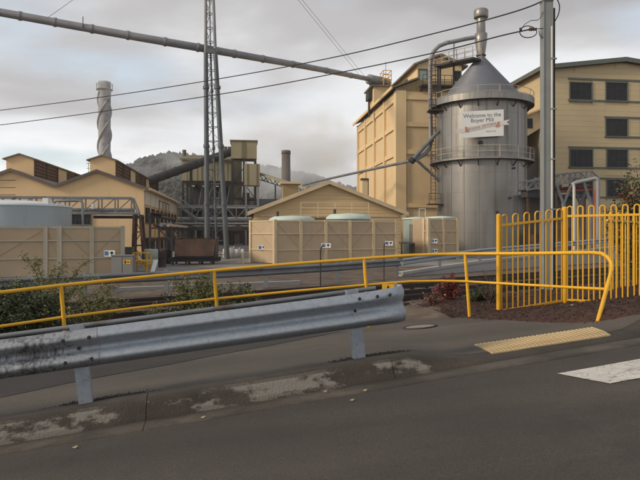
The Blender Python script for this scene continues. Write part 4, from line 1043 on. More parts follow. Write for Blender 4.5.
for xc, pl0, plr, pk in ((xr, 86.8, 110.7, 156.5), (xl_, 1, 26, 156.5)):       # monitors
    y0 = 2.2; dm = 60 + y0
    hw_ = (plr - pl0) / 2 / 600 * dm / 0.99; ze = zz(160.8, dm) - G; zp = zz(156.5, dm) - G
    xc2 = xc + 0.0
    mo = MB().prism([(xc2 - hw_, y0, hk - 1.0), (xc2 + hw_, y0, hk - 1.0), (xc2 + hw_, y0, ze), (xc2, y0, zp), (xc2 - hw_, y0, ze)], (0, LBd - 3, 0)).build('monitor', M_LEFT, lb)
    for sgn in (-1, 1):
        MB().prism([(xc2 + sgn * (hw_ + 0.3), y0 - 0.25, ze - 0.10), (xc2, y0 - 0.25, zp + 0.0), (xc2, y0 - 0.25, zp + 0.12), (xc2 + sgn * (hw_ + 0.3), y0 - 0.25, ze + 0.02)], (0, LBd - 2.4, 0)).build('monitor_roof', M_ROOF, mo)
    nb = 8; lb_ = (LBd - 3.4) / nb; xs = xc2 + hw_
    for k in range(nb):
        a0, a1 = y0 + 0.2 + lb_ * k, y0 + 0.2 + lb_ * (k + 1) - 0.25
        if k % 3 == 2:
            q = MB().b2(xs + 0.01, xs + 0.08, a0, a1, ze - 1.95, ze - 0.12).build('monitor_panel', M_BUNDF, mo)
        else:
            q = MB().b2(xs + 0.01, xs + 0.05, a0, a1, ze - 1.95, ze - 0.12)
            fr = q.build('louvre_bank', M_BROWN, mo)
            for j in range(5): z_ = ze - 1.8 + 0.34 * j; MB().add([(xs + 0.052, a0, z_), (xs + 0.052, a1, z_), (xs + 0.16, a1, z_ - 0.10), (xs + 0.16, a0, z_ - 0.10)], [(0, 1, 2, 3)]).build('louvre', M_BROWN, lb)
            MB().bar((xs + 0.1, a1 + 0.12, ze - 2.0), (xs + 0.1, a1 + 0.12, ze - 0.1), 0.16).build('mullion', M_BROWN, mo)
# side wall that recedes: pale upper wall, piers, windows on two floors
hw1, hw0 = zz(207, 60) - G, zz(222, 60) - G
MB().b2(0.002, 0.10, 0.3, LBd, hw1 + 0.25, he - 0.25).build('upper_wall', M_WHITEP, lb)
MB().b2(-0.1, 0.75, -0.3, LBd, he - 0.24, he - 0.02).build('eave', M_BUNDF, lb)
nb = 9
for k in range(nb):
    a0 = 0.8 + (LBd - 1) * k / nb; a1 = a0 + (LBd - 1) / nb - 1.3
    for c0, c1 in ((hw0, hw1), (zz(252, 60) - G, zz(238, 60) - G)):
        q = MB().b2(0.003, 0.115, a0, a1, c0, c1); w = q.build('window', M_GLASS, lb)
        MB().b2(0.004, 0.16, a0 - 0.1, a1 + 0.1, c0 - 0.12, c0 - 0.001).b2(0.116, 0.14, (a0 + a1) / 2 - 0.05, (a0 + a1) / 2 + 0.05, c0, c1).build('window_frame', M_BROWN, w)
    MB().b2(0.003, 0.13, a1 + 0.45, a1 + 0.85, 0, he - 0.26).build('pier', M_BUNDF, lb)
x0, x1 = wR(o, 68.5), wR(o, 91); window(lb, x0, x1, zz(224.5, 60) - G, zz(214.5, 60) - G, -0.02, 6, 2, 0.1)
MB().b2(wR(o, 40), wR(o, 118), -0.12, -0.002, zz(210.8, 60) - G, zz(209.3, 60) - G).build('string_course', M_FASCIA, lb)
q = MB(); rx = wR(o, 84)
for dx in (-0.3, 0.35):
    q.bar((rx + dx, 3, hk - 1.0), (rx + dx, 3, hk + 1.2), 0.05)
for z_ in (0.1, 0.6, 1.1): q.bar((rx - 0.5, 3, hk + z_), (rx + 0.6, 3, hk + z_), 0.05)
q.build('roof_ladder_rail', M_TANKG, lb)

# ------------------------------------------------------------------ pipe bridge truss and trestle in front of it
o = fl(139, 38); tb = thing('pipe_bridge', 'grey steel lattice pipe bridge crossing in front of the twin gables', 'truss', o, AN)
x0 = wR(o, -20); zt_, zb_ = zz(198, 38) - G, zz(213.3, 38) - G; xe_ = wR(o, 131.5)
MB().bar((x0, 0, zt_), (xe_, 0, zt_), 0.12).build('top_chord', M_STEELG, tb)
MB().bar((x0, 0, zb_), (-0.1, 0, zb_), 0.14).build('bottom_chord', M_STEELG, tb)
MB().bar((x0, 0.9, zt_), (xe_, 0.9, zt_), 0.12).build('top_chord', M_STEELG, tb)
MB().bar((x0, 0.9, zb_), (-0.1, 0.9, zb_), 0.14).build('bottom_chord', M_STEELG, tb)
nb = 9
for k in range(nb + 1):
    x = x0 + (xe_ - x0) * k / nb
    for y in (0, 0.9): MB().bar((x, y, zb_ + 0.07), (x, y, zt_ - 0.06), 0.08).build('upright', M_STEELG, tb)
    MB().bar((x, 0.05, zb_), (x, 0.85, zb_), 0.08).build('cross_tie', M_STEELG, tb)
    if k < nb: x2 = x + (xe_ - x0) / nb; MB().bar((x + 0.04, 0, zb_ + 0.05), (x2 - 0.04, 0, zt_ - 0.05), 0.06).build('diagonal', M_STEELG, tb)
for y in (0, 0.9): MB().bar((xe_, y, zt_), (-0.1, y, zb_ + 0.05), 0.09).build('end_diagonal', M_STEELG, tb)
for z_, r in ((zz(217, 38) - G, 0.10),): MB().cyl((wR(o, 92), 0.4, z_), (0.25, 0.4, z_), r, n=10).build('pipe', M_DARK, tb)
MB().cyl((x0, 0.45, zb_ + 0.22), (-0.4, 0.45, zb_ + 0.22), 0.12, n=10).build('pipe', M_PIPE, tb)
MB().b2(wR(o, 92.5), wR(o, 95), -0.35, -0.08, zz(209, 38) - G, zz(204.5, 38) - G).build('floodlight', M_TANKW, tb)
for xb, xt in ((wR(o, 132.5), wR(o, 134)), (wR(o, 144), wR(o, 140))):
    for y in (0, 0.9): MB().bar((xb, y, 0), (xt, y, zb_ - 0.07), 0.15).build('trestle_leg', M_RUSTY, tb)
zs = [0.2, 1.15, 2.0, zb_ - 0.3]
def tx(i, z_): f = z_ / zb_; return (wR(o, 132.5) * (1 - f) + wR(o, 134) * f) if i == 0 else (wR(o, 144) * (1 - f) + wR(o, 140) * f)
for k, z_ in enumerate(zs):
    MB().bar((tx(0, z_), 0, z_), (tx(1, z_) , 0, z_), 0.09).build('trestle_tie', M_RUSTY, tb)
    if k: MB().bar((tx(k % 2, zs[k - 1]), 0, zs[k - 1]), (tx((k + 1) % 2, z_), 0, z_), 0.05).build('trestle_brace', M_RUSTY, tb)
# dark service gantry at the side wall behind the trestle
o = fl(146, 46); q = thing('service_gantry', 'dark rusty pipe gantry with platforms along the long side wall', 'gantry', o, AN)
Lg = 16
for y in (0, 5, 10, Lg):
    MB().bar((0.3, y, 0), (0.3, y, 3.4), 0.16).build('post', M_DARK, q); MB().bar((1.9, y, 0), (1.9, y, 2.4), 0.16).build('post', M_DARK, q)
    MB().bar((0.2, y, 2.3), (2.0, y, 2.3), 0.14).build('beam', M_RUSTY, q); MB().bar((1.9, y, 1.2), (0.9, y, 2.3), 0.1).build('knee_brace', M_DARK, q)
for x, z_, r, m in ((0.3, 3.3, 0.14, M_DARK), (0.7, 2.5, 0.12, M_RUSTY), (1.2, 2.55, 0.16, M_STEELG), (1.7, 2.5, 0.1, M_BUND), (0.35, 1.4, 0.12, M_RUSTY)):
    MB().cyl((x, -0.4, z_), (x, Lg + 0.4, z_), r, n=10).build('pipe', m, q)
MB().b2(0.1, 1.0, -0.2, 6, 3.42, 3.5).build('platform', M_DARK, q)
for y in (-0.1, 2, 4, 6): MB().bar((1.0, y, 3.5), (1.0, y, 4.4), 0.06).build('platform_post', M_RUSTY, q)
MB().bar((1.0, -0.2, 4.4), (1.0, 6, 4.4), 0.06).build('platform_rail', M_RUSTY, q)

# ------------------------------------------------------------------ tall chimney with helical strakes
o = fl(104.5, 112, G); ch = thing('chimney_stack', 'tall pale grey chimney wrapped in helical strakes behind the twin gables', 'chimney', o)
hc = zz(82, 112) - G; r0, r1 = 1.08, 1.12
MB().lathe([(1.15, 0), (r0, hc * 0.5), (r1, hc - 1.6), (r1, hc), (r1 - 0.15, hc)], 28).build('shaft', M_STACK, ch)
for k in range(3):
    pts = [V(((1.18) * math.cos(2.094 * k + t * 6.2), 1.18 * math.sin(2.094 * k + t * 6.2), 15 + (hc - 17) * t)) for t in [j / 60 for j in range(61)]]
    MB().tube(pts, 0.17, 6).build('strake', M_STACK, ch)
MB().lathe([(r1 + 0.02, hc - 1.5), (1.5, hc - 1.5), (1.5, hc - 1.4), (r1 + 0.02, hc - 1.4)], 28).build('platform', M_STACK, ch)
q = MB()
for k in range(12): a = k * math.pi / 6; q.bar((1.45 * math.cos(a), 1.45 * math.sin(a), hc - 1.4), (1.45 * math.cos(a), 1.45 * math.sin(a), hc - 0.4), 0.06)
q.tube([V((1.45 * math.cos(k * math.pi / 12), 1.45 * math.sin(k * math.pi / 12), hc - 0.4)) for k in range(24)], 0.04, 5, closed=True)
q.build('platform_rail', M_STACK, ch)
q = MB()
for z_ in (14.2, 14.9, 15.6): q.tube([V((1.5 * math.cos(k * math.pi / 8), 1.5 * math.sin(k * math.pi / 8), z_)) for k in range(16)], 0.05, 5, closed=True)
for k in range(8): a = k * math.pi / 4; q.bar((1.5 * math.cos(a), 1.5 * math.sin(a), 13.6), (1.5 * math.cos(a), 1.5 * math.sin(a), 15.6), 0.07)
q.lathe([(1.1, 13.6), (1.55, 13.6), (1.55, 13.75), (1.1, 13.75)], 16); q.build('lower_platform', M_DARK, ch)
o = fl(286, 135); ch = thing('chimney_stack', 'plain brown chimney standing in steam behind the shed roof', 'chimney', o)
hc = zz(150.5, 135) - G
MB().lathe([(1.15, 0), (0.95, hc), (0.75, hc)], 24).build('shaft', M_STACKB, ch); MB().lathe([(0.96, hc - 0.8), (1.05, hc - 0.8), (1.05, hc - 0.1), (0.96, hc - 0.1)], 24).build('rim_band', M_STACKB, ch)

# ------------------------------------------------------------------ boiler house, bins and conveyors in the middle distance
o = fl(181.5, 92); bh_ = thing('boiler_house', 'tan clad boiler house raised on dark open steelwork behind the mast', 'building', o, AN)
W = wR(o, 232); z0, z1_ = zz(180.5, 92) - G, zz(160, 92) - G
MB().b2(0, W, 0, 16, z0, z1_).build('clad_box', M_TAN, bh_)
MB().prism([(-0.3, -0.3, z1_ + 0.002), (W + 0.3, -0.3, z1_ + 0.002), (W + 0.3, 8, z1_ + 1.6), (-0.3, 8, z1_ + 1.6)], (0, 0, 0.2)).build('roof', M_TAND, bh_)
for k in range(1, 10): x = W * k / 10; MB().b2(x - 0.05, x + 0.05, -0.05, -0.002, z0 + 0.05, z1_ - 0.05).build('cladding_rib', M_TAN if k % 4 else M_TAND, bh_)
for k in range(6):
    x = 0.2 + (W - 0.4) * k / 5
    for y in (0.3, 8, 15.6): MB().b2(x - 0.17, x + 0.17, y - 0.17, y + 0.17, 0, z0).build('column', M_DARK, bh_)
for z_ in (2.6, 5.2): 
    MB().b2(0, W, 0.5, 15.5, z_, z_ + 0.2).build('floor_deck', M_DARK, bh_)
for x, y, z_, w_, d_, h_ in ((1, 4, 0, 2.2, 4, 2.2), (3.9, 5, 0, 2.6, 5, 5), (0.8, 6, 2.9, 3, 5, 2.0), (4.6, 3.5, 5.5, 2.2, 5, 2.2)):
    MB().b2(x, x + w_, y, y + d_, z_, z_ + h_).build('vessel', M_STACKB, bh_)
MB().b2(0.2, W - 0.2, 15.0, 15.4, 0, z0).build('back_wall', M_DARK, bh_)
for k in range(5):
    a = 0.3 + (W - 0.6) * k / 5; MB().bar((a, 0.25, 0.3), (a + (W - 0.6) / 5, 0.25, z0 - 0.3), 0.12).build('diagonal', M_STEELG, bh_)
for px, y in ((180.5, 150), (205.2, 149), (224, 146), (228.5, 146)):
    x = wR(o, px); MB().cyl((x, 6, z1_ - 0.4), (x, 6, zz(y, 98) - G), 0.32, n=10).build('roof_flue', M_STACKB, bh_)
for x in (1.5, 3.2, 5.1): 
    b = MB().b2(x, x + 0.5, 0.05, 0.25, z0 - 0.9, z0 - 0.75); m_ = M_TANKW; b.build('lamp_box', m_, bh_)
o = fl(231, 90); bt = thing('transfer_tower', 'square tan bin house on dark steel legs where the tube conveyor ends', 'tower', o, AN)
W = wR(o, 256.8); z0, z1_ = zz(158.3, 90) - G, zz(141, 90) - G
MB().b2(0, W, 0, 4.0, z0, z1_).build('bin_house', M_TAN, bt)
MB().b2(W * 0.42, W * 0.58, -0.06, -0.002, z0 + 0.02, z1_ - 0.02).build('ribbed_strip', M_TAND, bt)
MB().b2(-0.15, W + 0.15, -0.15, 4.15, z1_ + 0.002, z1_ + 0.18).build('roof', M_TAND, bt)
for x in (0.2, W * 0.5, W - 0.2):
    for y in (0.2, 3.8): MB().b2(x - 0.15, x + 0.15, y - 0.15, y + 0.15, 0, z0).build('leg', M_DARK, bt)
for k, z_ in enumerate((2.2, 4.6, 7.0, 9.4)):
    for y in (0.2, 3.8): MB().bar((0.2, y, z_), (W - 0.2, y, z_), 0.18).build('beam', M_DARK, bt)
    MB().bar((0.2, 0.2, z_), (W * 0.5, 0.2, z_ + 2.3), 0.12).build('brace', M_DARK, bt); MB().bar((W * 0.5, 0.2, z_ + 2.3), (W - 0.2, 0.2, z_), 0.12).build('brace', M_DARK, bt)
    MB().b2(0.3, W - 0.3, 0.4, 3.6, z_ + 0.1, z_ + 0.2).build('deck', M_DARK, bt)
MB().b2(0.4, 1.6, 0.6, 2.5, 5.5, z0 - 0.2).build('hopper', M_TAND, bt)
MB().b2(1.7, 2.8, 1.5, 3.5, 0, 8.0).build('chute', M_STACKB, bt)
o = fl(244.3, 86); bn = thing('surge_bin', 'smaller tan bin on slim legs beside the square bin house', 'bin', o, AN)
W = wR(o, 260); z0, z1_ = zz(185.3, 86) - G, zz(163.8, 86) - G
MB().b2(0, W, 0, 2.3, z0, z1_).build('bin_shell', M_TAN, bn)
for f in (0.18, 0.78): MB().b2(W * f, W * f + 0.16, -0.05, -0.002, z0 + 0.02, z1_ - 0.02).build('ribbed_strip', M_TAND, bn)
for x in (0.25, W - 0.25):
    for y in (0.2, 2.1): MB().b2(x - 0.1, x + 0.1, y - 0.1, y + 0.1, 0, z0).build('leg', M_PIPE, bn)
for z_ in (2.0, 4.2): MB().bar((0.25, 0.2, z_), (W - 0.25, 0.2, z_), 0.12).build('tie', M_DARK, bn)
cv = thing('tube_conveyor', 'thick dark tube conveyor climbing past the hill to the bin house', 'conveyor', P(148, 181, 84))
a, b = P(146, 182, 84), P(232, 151.5, 91.5)
MB().cyl(a, b, 0.60, n=16).build('tube', M_DARK, cv, world_=True)
for k in range(1, 9):
    c_ = a + (b - a) * (k / 9); d = (b - a).normalized(); MB().cyl(c_ - d * 0.08, c_ + d * 0.08, 0.66, n=16).build('flange', M_DARK, cv, world_=True)
for f in (0.12, 0.5): p = a + (b - a) * f; MB().bar(V((p.x, p.y, G)), p - V((0, 0, 0.5)), 0.3).build('prop', M_DARK, cv, world_=True)
cv = thing('belt_conveyor', 'pale roofed belt conveyor on truss slanting down from the surge bin', 'conveyor', P(262, 176, 88))
a, b = P(259, 173.5, 88), P(308, 189, 82)
MB().bar(a, b, 0.9, 0.3).build('cover', M_TAN, cv, world_=True)
n = 10; dn = V((0, 0, -0.85))
MB().bar(a + dn, b + dn, 0.12).build('lower_chord', M_DARK, cv, world_=True)
for k in range(n):
    p, q = a + (b - a) * (k / n), a + (b - a) * ((k + 1) / n); MB().bar(p + dn, q if k % 2 else p, 0.08).build('web', M_DARK, cv, world_=True); MB().bar(p, q + dn, 0.08).build('web', M_DARK, cv, world_=True)
for f in (0.35, 0.8): p = a + (b - a) * f; MB().bar(V((p.x, p.y, G)), p + dn, 0.2).build('prop', M_DARK, cv, world_=True)

# pipe racks crossing the yard
def rack(label, px0, px1, d, ytop, ybot, ncell, m, pipes=()):
    o = fl(px0, d); t = thing('pipe_rack', label, 'pipe rack', o, AN); W = wR(o, px1); zt_, zb_ = zz(ytop, d) - G, zz(ybot, d) - G
    for y in (0, 1.6):
        MB().bar((0, y, zt_), (W, y, zt_), 0.17).build('top_chord', m, t); MB().bar((0, y, zb_), (W, y, zb_), 0.17).build('bottom_chord', m, t)
    for k in range(ncell + 1):
        x = W * k / ncell; MB().bar((x, 0, zb_), (x, 0, zt_), 0.12).build('upright', m, t); MB().bar((x, 0.1, zb_), (x, 1.5, zb_), 0.1).build('cross_tie', m, t)
        if k < ncell: x2 = W * (k + 1) / ncell; MB().bar((x if k % 2 else x2, 0, zb_ + 0.1), (x2 if k % 2 else x, 0, zt_ - 0.1), 0.10).build('diagonal', m, t)
    for x in (0.3, W * 0.45, W - 0.4):
        for y in (0, 1.6): MB().bar((x, y, 0), (x, y, zb_ - 0.09), 0.2).build('leg', m, t)
    for z_, y, r, mm in pipes: MB().cyl((-0.5, y, zz(z_, d) - G), (W + 0.5, y, zz(z_, d) - G), r, n=10).build('pipe', mm, t)
rack('grey lattice pipe rack spanning the yard below the boiler house', 181, 258, 74, 205.5, 219.5, 7, M_STEELG, ((220.5, 0.4, 0.16, M_PIPE), (218, 0.9, 0.14, M_PIPEW), (207.5, 0.8, 0.12, M_PIPE)))
rack('low rusty pipe rack with dark pipes behind the brown skip', 165, 262, 62, 224.5, 229.5, 8, M_DARK, ((225.8, 0.4, 0.14, M_PIPEW), (228.5, 0.9, 0.2, M_RUSTY), (223.5, 1.2, 0.12, M_PIPE)))
cv = thing('stair_gangway', 'grey sloping stair gangway from the long side wall to the pipe rack', 'stairs', P(178, 205, 76))
for dy in (0, 1.0):
    a, b = P(176, 203, 77 + dy), P(196, 219, 72 + dy); MB().bar(a, b, 0.12, 0.35).build('stringer', M_PIPE, cv, world_=True); MB().bar(a + V((0, 0, 1)), b + V((0, 0, 1)), 0.07).build('handrail', M_PIPE, cv, world_=True)
for k in range(12):
    p, q = P(176, 203, 77), P(196, 219, 72); c_ = p + (q - p) * ((k + 0.5) / 12); MB().b2(c_.x - 0.14, c_.x + 0.14, c_.y + 0.07, c_.y + 0.93, c_.z - 0.02, c_.z + 0.02).build('tread', M_STEELG, cv, world_=True)
for f in (0.05, 0.95): p = P(176, 203, 77) + (P(196, 219, 72) - P(176, 203, 77)) * f; MB().bar(V((p.x, p.y + 0.5, G)), p + V((0, 0.5, 0)), 0.16).build('prop', M_PIPE, cv, world_=True)
# dark workshop behind the racks closes the view
o = fl(150, 100); q = thing('workshop', 'long low dark workshop with open bays behind the pipe racks', 'building', o, AN)
W = wR(o, 330); hh2 = zz(206, 100) - G
MB().b2(0, W, 2.0, 10, -0.1, hh2).build('wall', M_STACKB, q); MB().prism([(-0.4, -0.3, hh2 + 0.01), (-0.4, 10.3, hh2 + 0.01), (-0.4, 5, hh2 + 1.6)], (W + 0.8, 0, 0)).build('roof', M_DARK, q)
for k in range(12): x = W * k / 11; MB().b2(x - 0.15, x + 0.15, 0, 0.3, 0, hh2).build('column', M_STEELG if k % 3 == 0 else M_DARK, q)
for x, w_, h_, m in ((6.5, 1.2, 2.2, M_TAN), (9.8, 1.4, 2.5, M_BUNDF), (12.6, 2.2, 1.6, M_PIPE), (17, 2, 2.6, M_TANKG), (21, 3, 2.2, M_STEELG)): MB().b2(x, x + w_, 1.2, 1.99, 0, h_).build('bay_door', m, q)

# ------------------------------------------------------------------ right-hand buff building
o = fl(545, 64); rb_ = thing('buff_mill_block', 'buff clad four storey mill block with dark windows behind the power pole', 'building', o, AN)
W = wR(o, 702); Lr = 24; he = zz(68.5, 64) - G; xk = wR(o, 622.5); hk = zz(63.5, 66) - G
MB().prism([(0.05, 0.06, -0.2), (W - 0.05, 0.06, -0.2), (W - 0.05, 0.06, he - 0.1), (xk, 0.06, hk - 0.1), (0.05, 0.06, he - 0.1)], (0, Lr, 0)).build('frame_wall', M_BRICKW, rb_)
wins = []
def addw(pxa, pxb, ya, yb, c=4, r=3):
    xa, xb = wR(o, pxa), wR(o, pxb); dd = 64 + (xa + xb) / 2 * AX.y; za, zb = zz(yb, dd) - G, zz(ya, dd) - G; wins.append((xa, xb, za, zb, c, r))
for pxa, pxb in ((570, 591.5), (606, 627), (641, 662)): addw(pxa, pxb, 83, 101)
for pxa, pxb in ((606, 627), (641, 662)): addw(pxa, pxb, 119, 136.5)
for pxa, pxb in ((570, 592), (607, 627), (641, 662)): addw(pxa, pxb, 150, 167.3)
for pxa, pxb in ((570, 592), (607, 627), (641, 662)): addw(pxa, pxb, 180, 196.5)
ch_ = 0.58; z = 0.0
while z < hk - 0.3:
    z1_ = z + ch_ - 0.012
    def xedge(zq): return (0.0, W) if zq <= he - 0.15 else (xk * (zq - he + 0.15) / (hk - he), W - (W - xk) * (zq - he + 0.15) / (hk - he))
    xa, xb = xedge(min(z1_, hk - 0.05))
    cuts = sorted((a - 0.10, b + 0.10) for a, b, c0, c1, _, _ in wins if c0 - 0.1 < z1_ and c1 + 0.1 > z)
    x = xa; segs = []
    for a, b in cuts: segs.append((x, a)); x = b
    segs.append((x, xb))
    for a, b in segs:
        if b - a < 0.1: continue
        MB().b2(a, b, 0.0, 0.058, z, min(z1_, hk - 0.05)).build('board', M_BRICKW, rb_)
    if z < he - 0.6: MB().b2(-0.008, 0.048, 0.06, Lr, z, z1_).build('side_board', M_BRICKW, rb_)
    z += ch_
for a, b, c0, c1, cc, r in wins: window(rb_, a, b, c0, c1, 0.035, cc, r, 0.11)
for ya in (81.2, 102.3, 118.2, 137.6, 148.6, 168.6, 179, 197.8):             # continuous sill and head strips
    xs0 = wR(o, 568 if ya not in (118.2, 137.6) else 604.5); dd = 65.5; z_ = zz(ya, dd) - G
    MB().b2(xs0, W, -0.09, -0.002, z_ - 0.09, z_ + 0.09).build('sill_strip', M_TRIM, rb_)
for a0, z0, a1, z1_ in ((-0.6, he - 0.10, xk, hk), (W + 0.6, he - 0.1, xk, hk)):
    rf = MB().prism([(a0, -0.6, z0), (a1, -0.6, z1_), (a1, -0.6, z1_ + 0.22), (a0, -0.6, z0 + 0.22)], (0, Lr + 1, 0)).build('roof', M_ROOF, rb_)
    MB().prism([(a0, -0.68, z0 - 0.16), (a1, -0.68, z1_ - 0.16), (a1, -0.68, z1_ + 0.30), (a0, -0.68, z0 + 0.30)], (0, 0.078, 0)).build('fascia', M_TRIM, rf)
MB().b2(-0.75, -0.602, -0.7, Lr, he - 0.30, he + 0.12).build('gutter', M_TRIM, rb_)
# lean-to gallery on its left wall
za, zb = zz(114, 66) - G, zz(137, 66) - G
gl_ = MB().prism([(-3.0, 1.0, zb - 1.0), (-0.02, 1.0, zb + 0.8), (-0.02, 1.0, za + 0.2), (-3.0, 1.0, za - 1.0)], (0, 10, 0)).build('gallery', M_BRICKW, rb_)
MB().prism([(-3.4, 0.6, za - 1.15), (-0.02, 0.6, za + 0.22), (-0.02, 0.6, za + 0.42), (-3.4, 0.6, za - 0.95)], (0, 11, 0)).build('gallery_roof', M_BUNDF, gl_)
MB().b2(-2.6, -0.9, 0.95, 0.998, (za + zb) / 2 - 0.5, (za + zb) / 2 + 0.55).build('gallery_window', M_GLASS, gl_)
for y in (1.3, 5.5, 10): MB().bar((-2.8, y, 0), (-2.8, y, zb - 0.9), 0.25).build('gallery_post', M_DARK, gl_)
MB().b2(-2.9, -0.1, 1.4, 10.8, 0, zb - 1.2).build('lower_store', M_STACKB, rb_)

# ------------------------------------------------------------------ covered gangway and pipes beside the silo
o = fl(527, 47); gw = thing('gangway_truss', 'grey lattice gangway on splayed legs between the silo and the buff block', 'gangway', o, R(16))
XG = V((math.cos(R(16)), math.sin(R(16)), 0))
def gx(px): k = (px - CX) / F; return (k * o.y - o.x) / (XG.x - k * XG.y)
xs = [0.0, gx(545), gx(557), gx(570), gx(582), gx(592), gx(599)]
def gz(px, y): return zz(y, o.y + gx(px) * XG.y) - G
topz = [gz(527, 182), gz(545, 178), gz(557, 174.5), gz(570, 173), gz(582, 172), gz(592, 171.5), gz(599, 178)]
botz = [gz(527, 190), gz(545, 187), gz(557, 184.5), gz(570, 183), gz(582, 181.5), gz(592, 180), gz(599, 180)]
for y in (0, 1.3):
    for k in range(6):
        MB().bar((xs[k], y, topz[k]), (xs[k + 1], y, topz[k + 1]), 0.11).build('top_chord', M_STEELG, gw); MB().bar((xs[k], y, botz[k]), (xs[k + 1], y, botz[k + 1]), 0.12).build('bottom_chord', M_STEELG, gw)
        for j in range(2):
            f0, f1 = j / 2, (j + 1) / 2
            pa = V((xs[k] + (xs[k + 1] - xs[k]) * f0, y, botz[k] + (botz[k + 1] - botz[k]) * f0)); pb = V((xs[k] + (xs[k + 1] - xs[k]) * f1, y, topz[k] + (topz[k + 1] - topz[k]) * f1))
            MB().bar(pa, pb, 0.06).build('diagonal', M_STEELG, gw); MB().bar(V((pa.x, y, pb.z)), pa, 0.05).build('upright', M_STEELG, gw)
for k in range(6): MB().prism([(xs[k], 0.1, botz[k]), (xs[k + 1], 0.1, botz[k + 1]), (xs[k + 1], 1.2, botz[k + 1]), (xs[k], 1.2, botz[k])], (0, 0, 0.06)).build('deck_plate', M_DARK, gw)
for px in (562, 590):
    x = gx(px); 
    for y in (0, 1.3):
        MB().bar((x - 0.6, y, gz(px, 183)), (x + 0.15, y, gz(px, 204)), 0.16).build('splay_leg', M_STEELG, gw); MB().bar((x + 0.9, y, gz(px, 183)), (x + 0.15, y, gz(px, 204)), 0.16).build('splay_leg', M_STEELG, gw)
        MB().bar((x + 0.15, y, 0), (x + 0.15, y, gz(px, 203)), 0.22).build('leg', M_STEELG, gw)
for px, m in ((597.5, M_REDP),): MB().bar((gx(594), -0.2, 0), (gx(594), -0.2, gz(594, 190)), 0.2).build('red_leg', m, gw)
for y_, m, r in ((190, M_REDP, 0.13), (188.4, M_DARK, 0.11), (186.5, M_REDP, 0.08)):
    MB().cyl((gx(558), 0.5, gz(558, y_ + 1.5)), (gx(596), 0.5, gz(596, y_ - 1)), r, n=10).build('pipe', m, gw)
MB().b2(0.2, gx(556), 0.2, 1.1, gz(540, 197), gz(540, 189.5)).build('cable_box', M_DARK, gw)
vt = thing('vent_pipe', 'thin white vertical vent pipe with hooked top by the gangway', 'pipe', fl(574, 42))
MB().tube([fl(574, 42) + V((0, 0, 0)), P(574, 188, 42), P(573.6, 184.5, 42), P(572.3, 183.2, 42)], 0.10, 8).build('pipe', M_PIPEW, vt, world_=True)
MB().cyl(fl(574, 42), fl(574, 42) + V((0, 0, 0.08)), 0.2, n=10).build('base_flange', M_PIPEW, vt, world_=True)
vt = thing('drop_pipe', 'grey bent pipe running along the gangway and down at its end', 'pipe', fl(598, 44))
MB().tube([P(574.5, 182.8, 46), P(586, 180.3, 45), P(596, 178.3, 44), P(597.7, 178.8, 44), P(598, 182, 44), fl(598, 44)], 0.15, 10).build('pipe', M_PIPE, vt, world_=True)
MB().cyl(fl(598, 44), fl(598, 44) + V((0, 0, 0.1)), 0.28, n=10).build('base_flange', M_PIPE, vt, world_=True)
o = fl(527, 54); dkk = thing('pump_shed', 'dark open pump shed in shadow between silo and buff block', 'shed', o, AN)
MB().b2(0, 5.5, 1.5, 5, 0, 5.2).build('back_wall', M_STACKB, dkk); MB().b2(-0.2, 5.8, -0.3, 5.2, 5.21, 5.4).build('roof', M_DARK, dkk)
for x in (0.1, 2.8, 5.5): MB().bar((x, 0, 0), (x, 0, 5.2), 0.22).build('post', M_RUSTY, dkk)
for x, r, h_ in ((1.2, 0.5, 1.8), (3.9, 0.7, 2.4)): MB().cyl((x, 0.8, 0), (x, 0.8, h_), r, n=16).build('pump_vessel', M_RUSTY, dkk)

# ------------------------------------------------------------------ power pole and wires
pd = 16.0
o = fl(548, pd, 0); s, t = st(o.x, o.y); gz0 = z_ground(s, t)
o = fl(548, pd, gz0); pp = thing('power_pole', 'tall square grey power pole with conduits behind the yellow fence', 'pole', o)
hp = zz(1, pd) - gz0
MB().b2(-0.108, 0.118, -0.02, 0.22, -0.3, hp).build('shaft', M_POLE, pp)
MB().b2(-0.128, -0.109, -0.04, 0.23, -0.3, hp - 0.01).b2(0.119, 0.128, -0.035, 0.23, -0.3, hp - 0.01).build('edge_flange', M_POLE, pp)
MB().b2(-0.14, 0.14, -0.05, 0.24, hp + 0.001, hp + 0.02).build('cap_plate', M_POLE, pp)
MB().cyl((0.085, -0.055, -0.2), (0.085, -0.055, zz(27, pd) - gz0), 0.030, n=10).build('conduit', M_PIPEW, pp)
MB().cyl((0.165, 0.02, -0.2), (0.165, 0.02, zz(8, pd) - gz0), 0.033, n=10).build('cable_guard', M_WIRE, pp)
for y in (60, 110, 160, 210): MB().b2(0.05, 0.205, -0.09, -0.036, zz(y, pd) - gz0, zz(y + 1.6, pd) - gz0 + 0.08).build('strap', M_POLE, pp)
def wp(px): # plan line of the overhead wires: from the pole back towards the left
    return 16.0 + (34.0 - 16.0) * ((545 - px) / 620.0) ** 1.0
def wire(name, label, pts, r, m=M_WIRE):
    P3 = [P(px, py, wp(px) if d is None else d) for px, py, d in pts]
    dense = []
    for i in range(len(P3) - 1):
        p0, p1, p2, p3 = P3[max(i - 1, 0)], P3[i], P3[i + 1], P3[min(i + 2, len(P3) - 1)]
        for k in range(6):
            f = k / 6; dense.append(0.5 * ((2 * p1) + (p2 - p0) * f + (2 * p0 - 5 * p1 + 4 * p2 - p3) * f * f + (3 * p1 - p0 - 3 * p2 + p3) * f ** 3))
    dense.append(P3[-1])
    return tag(MB().tube(dense, r, 6).build(name, m, None, at=P3[-1]), label, 'wire')
wire('power_line', 'upper black power line sagging to the top of the grey pole', [(-60, 117, None), (0, 110.3, None), (120, 94.5, None), (240, 75.2, None), (340, 56, None), (440, 32, None), (500, 16, None), (530, 6.5, None), (546, -1.0, 16.05)], 0.019)
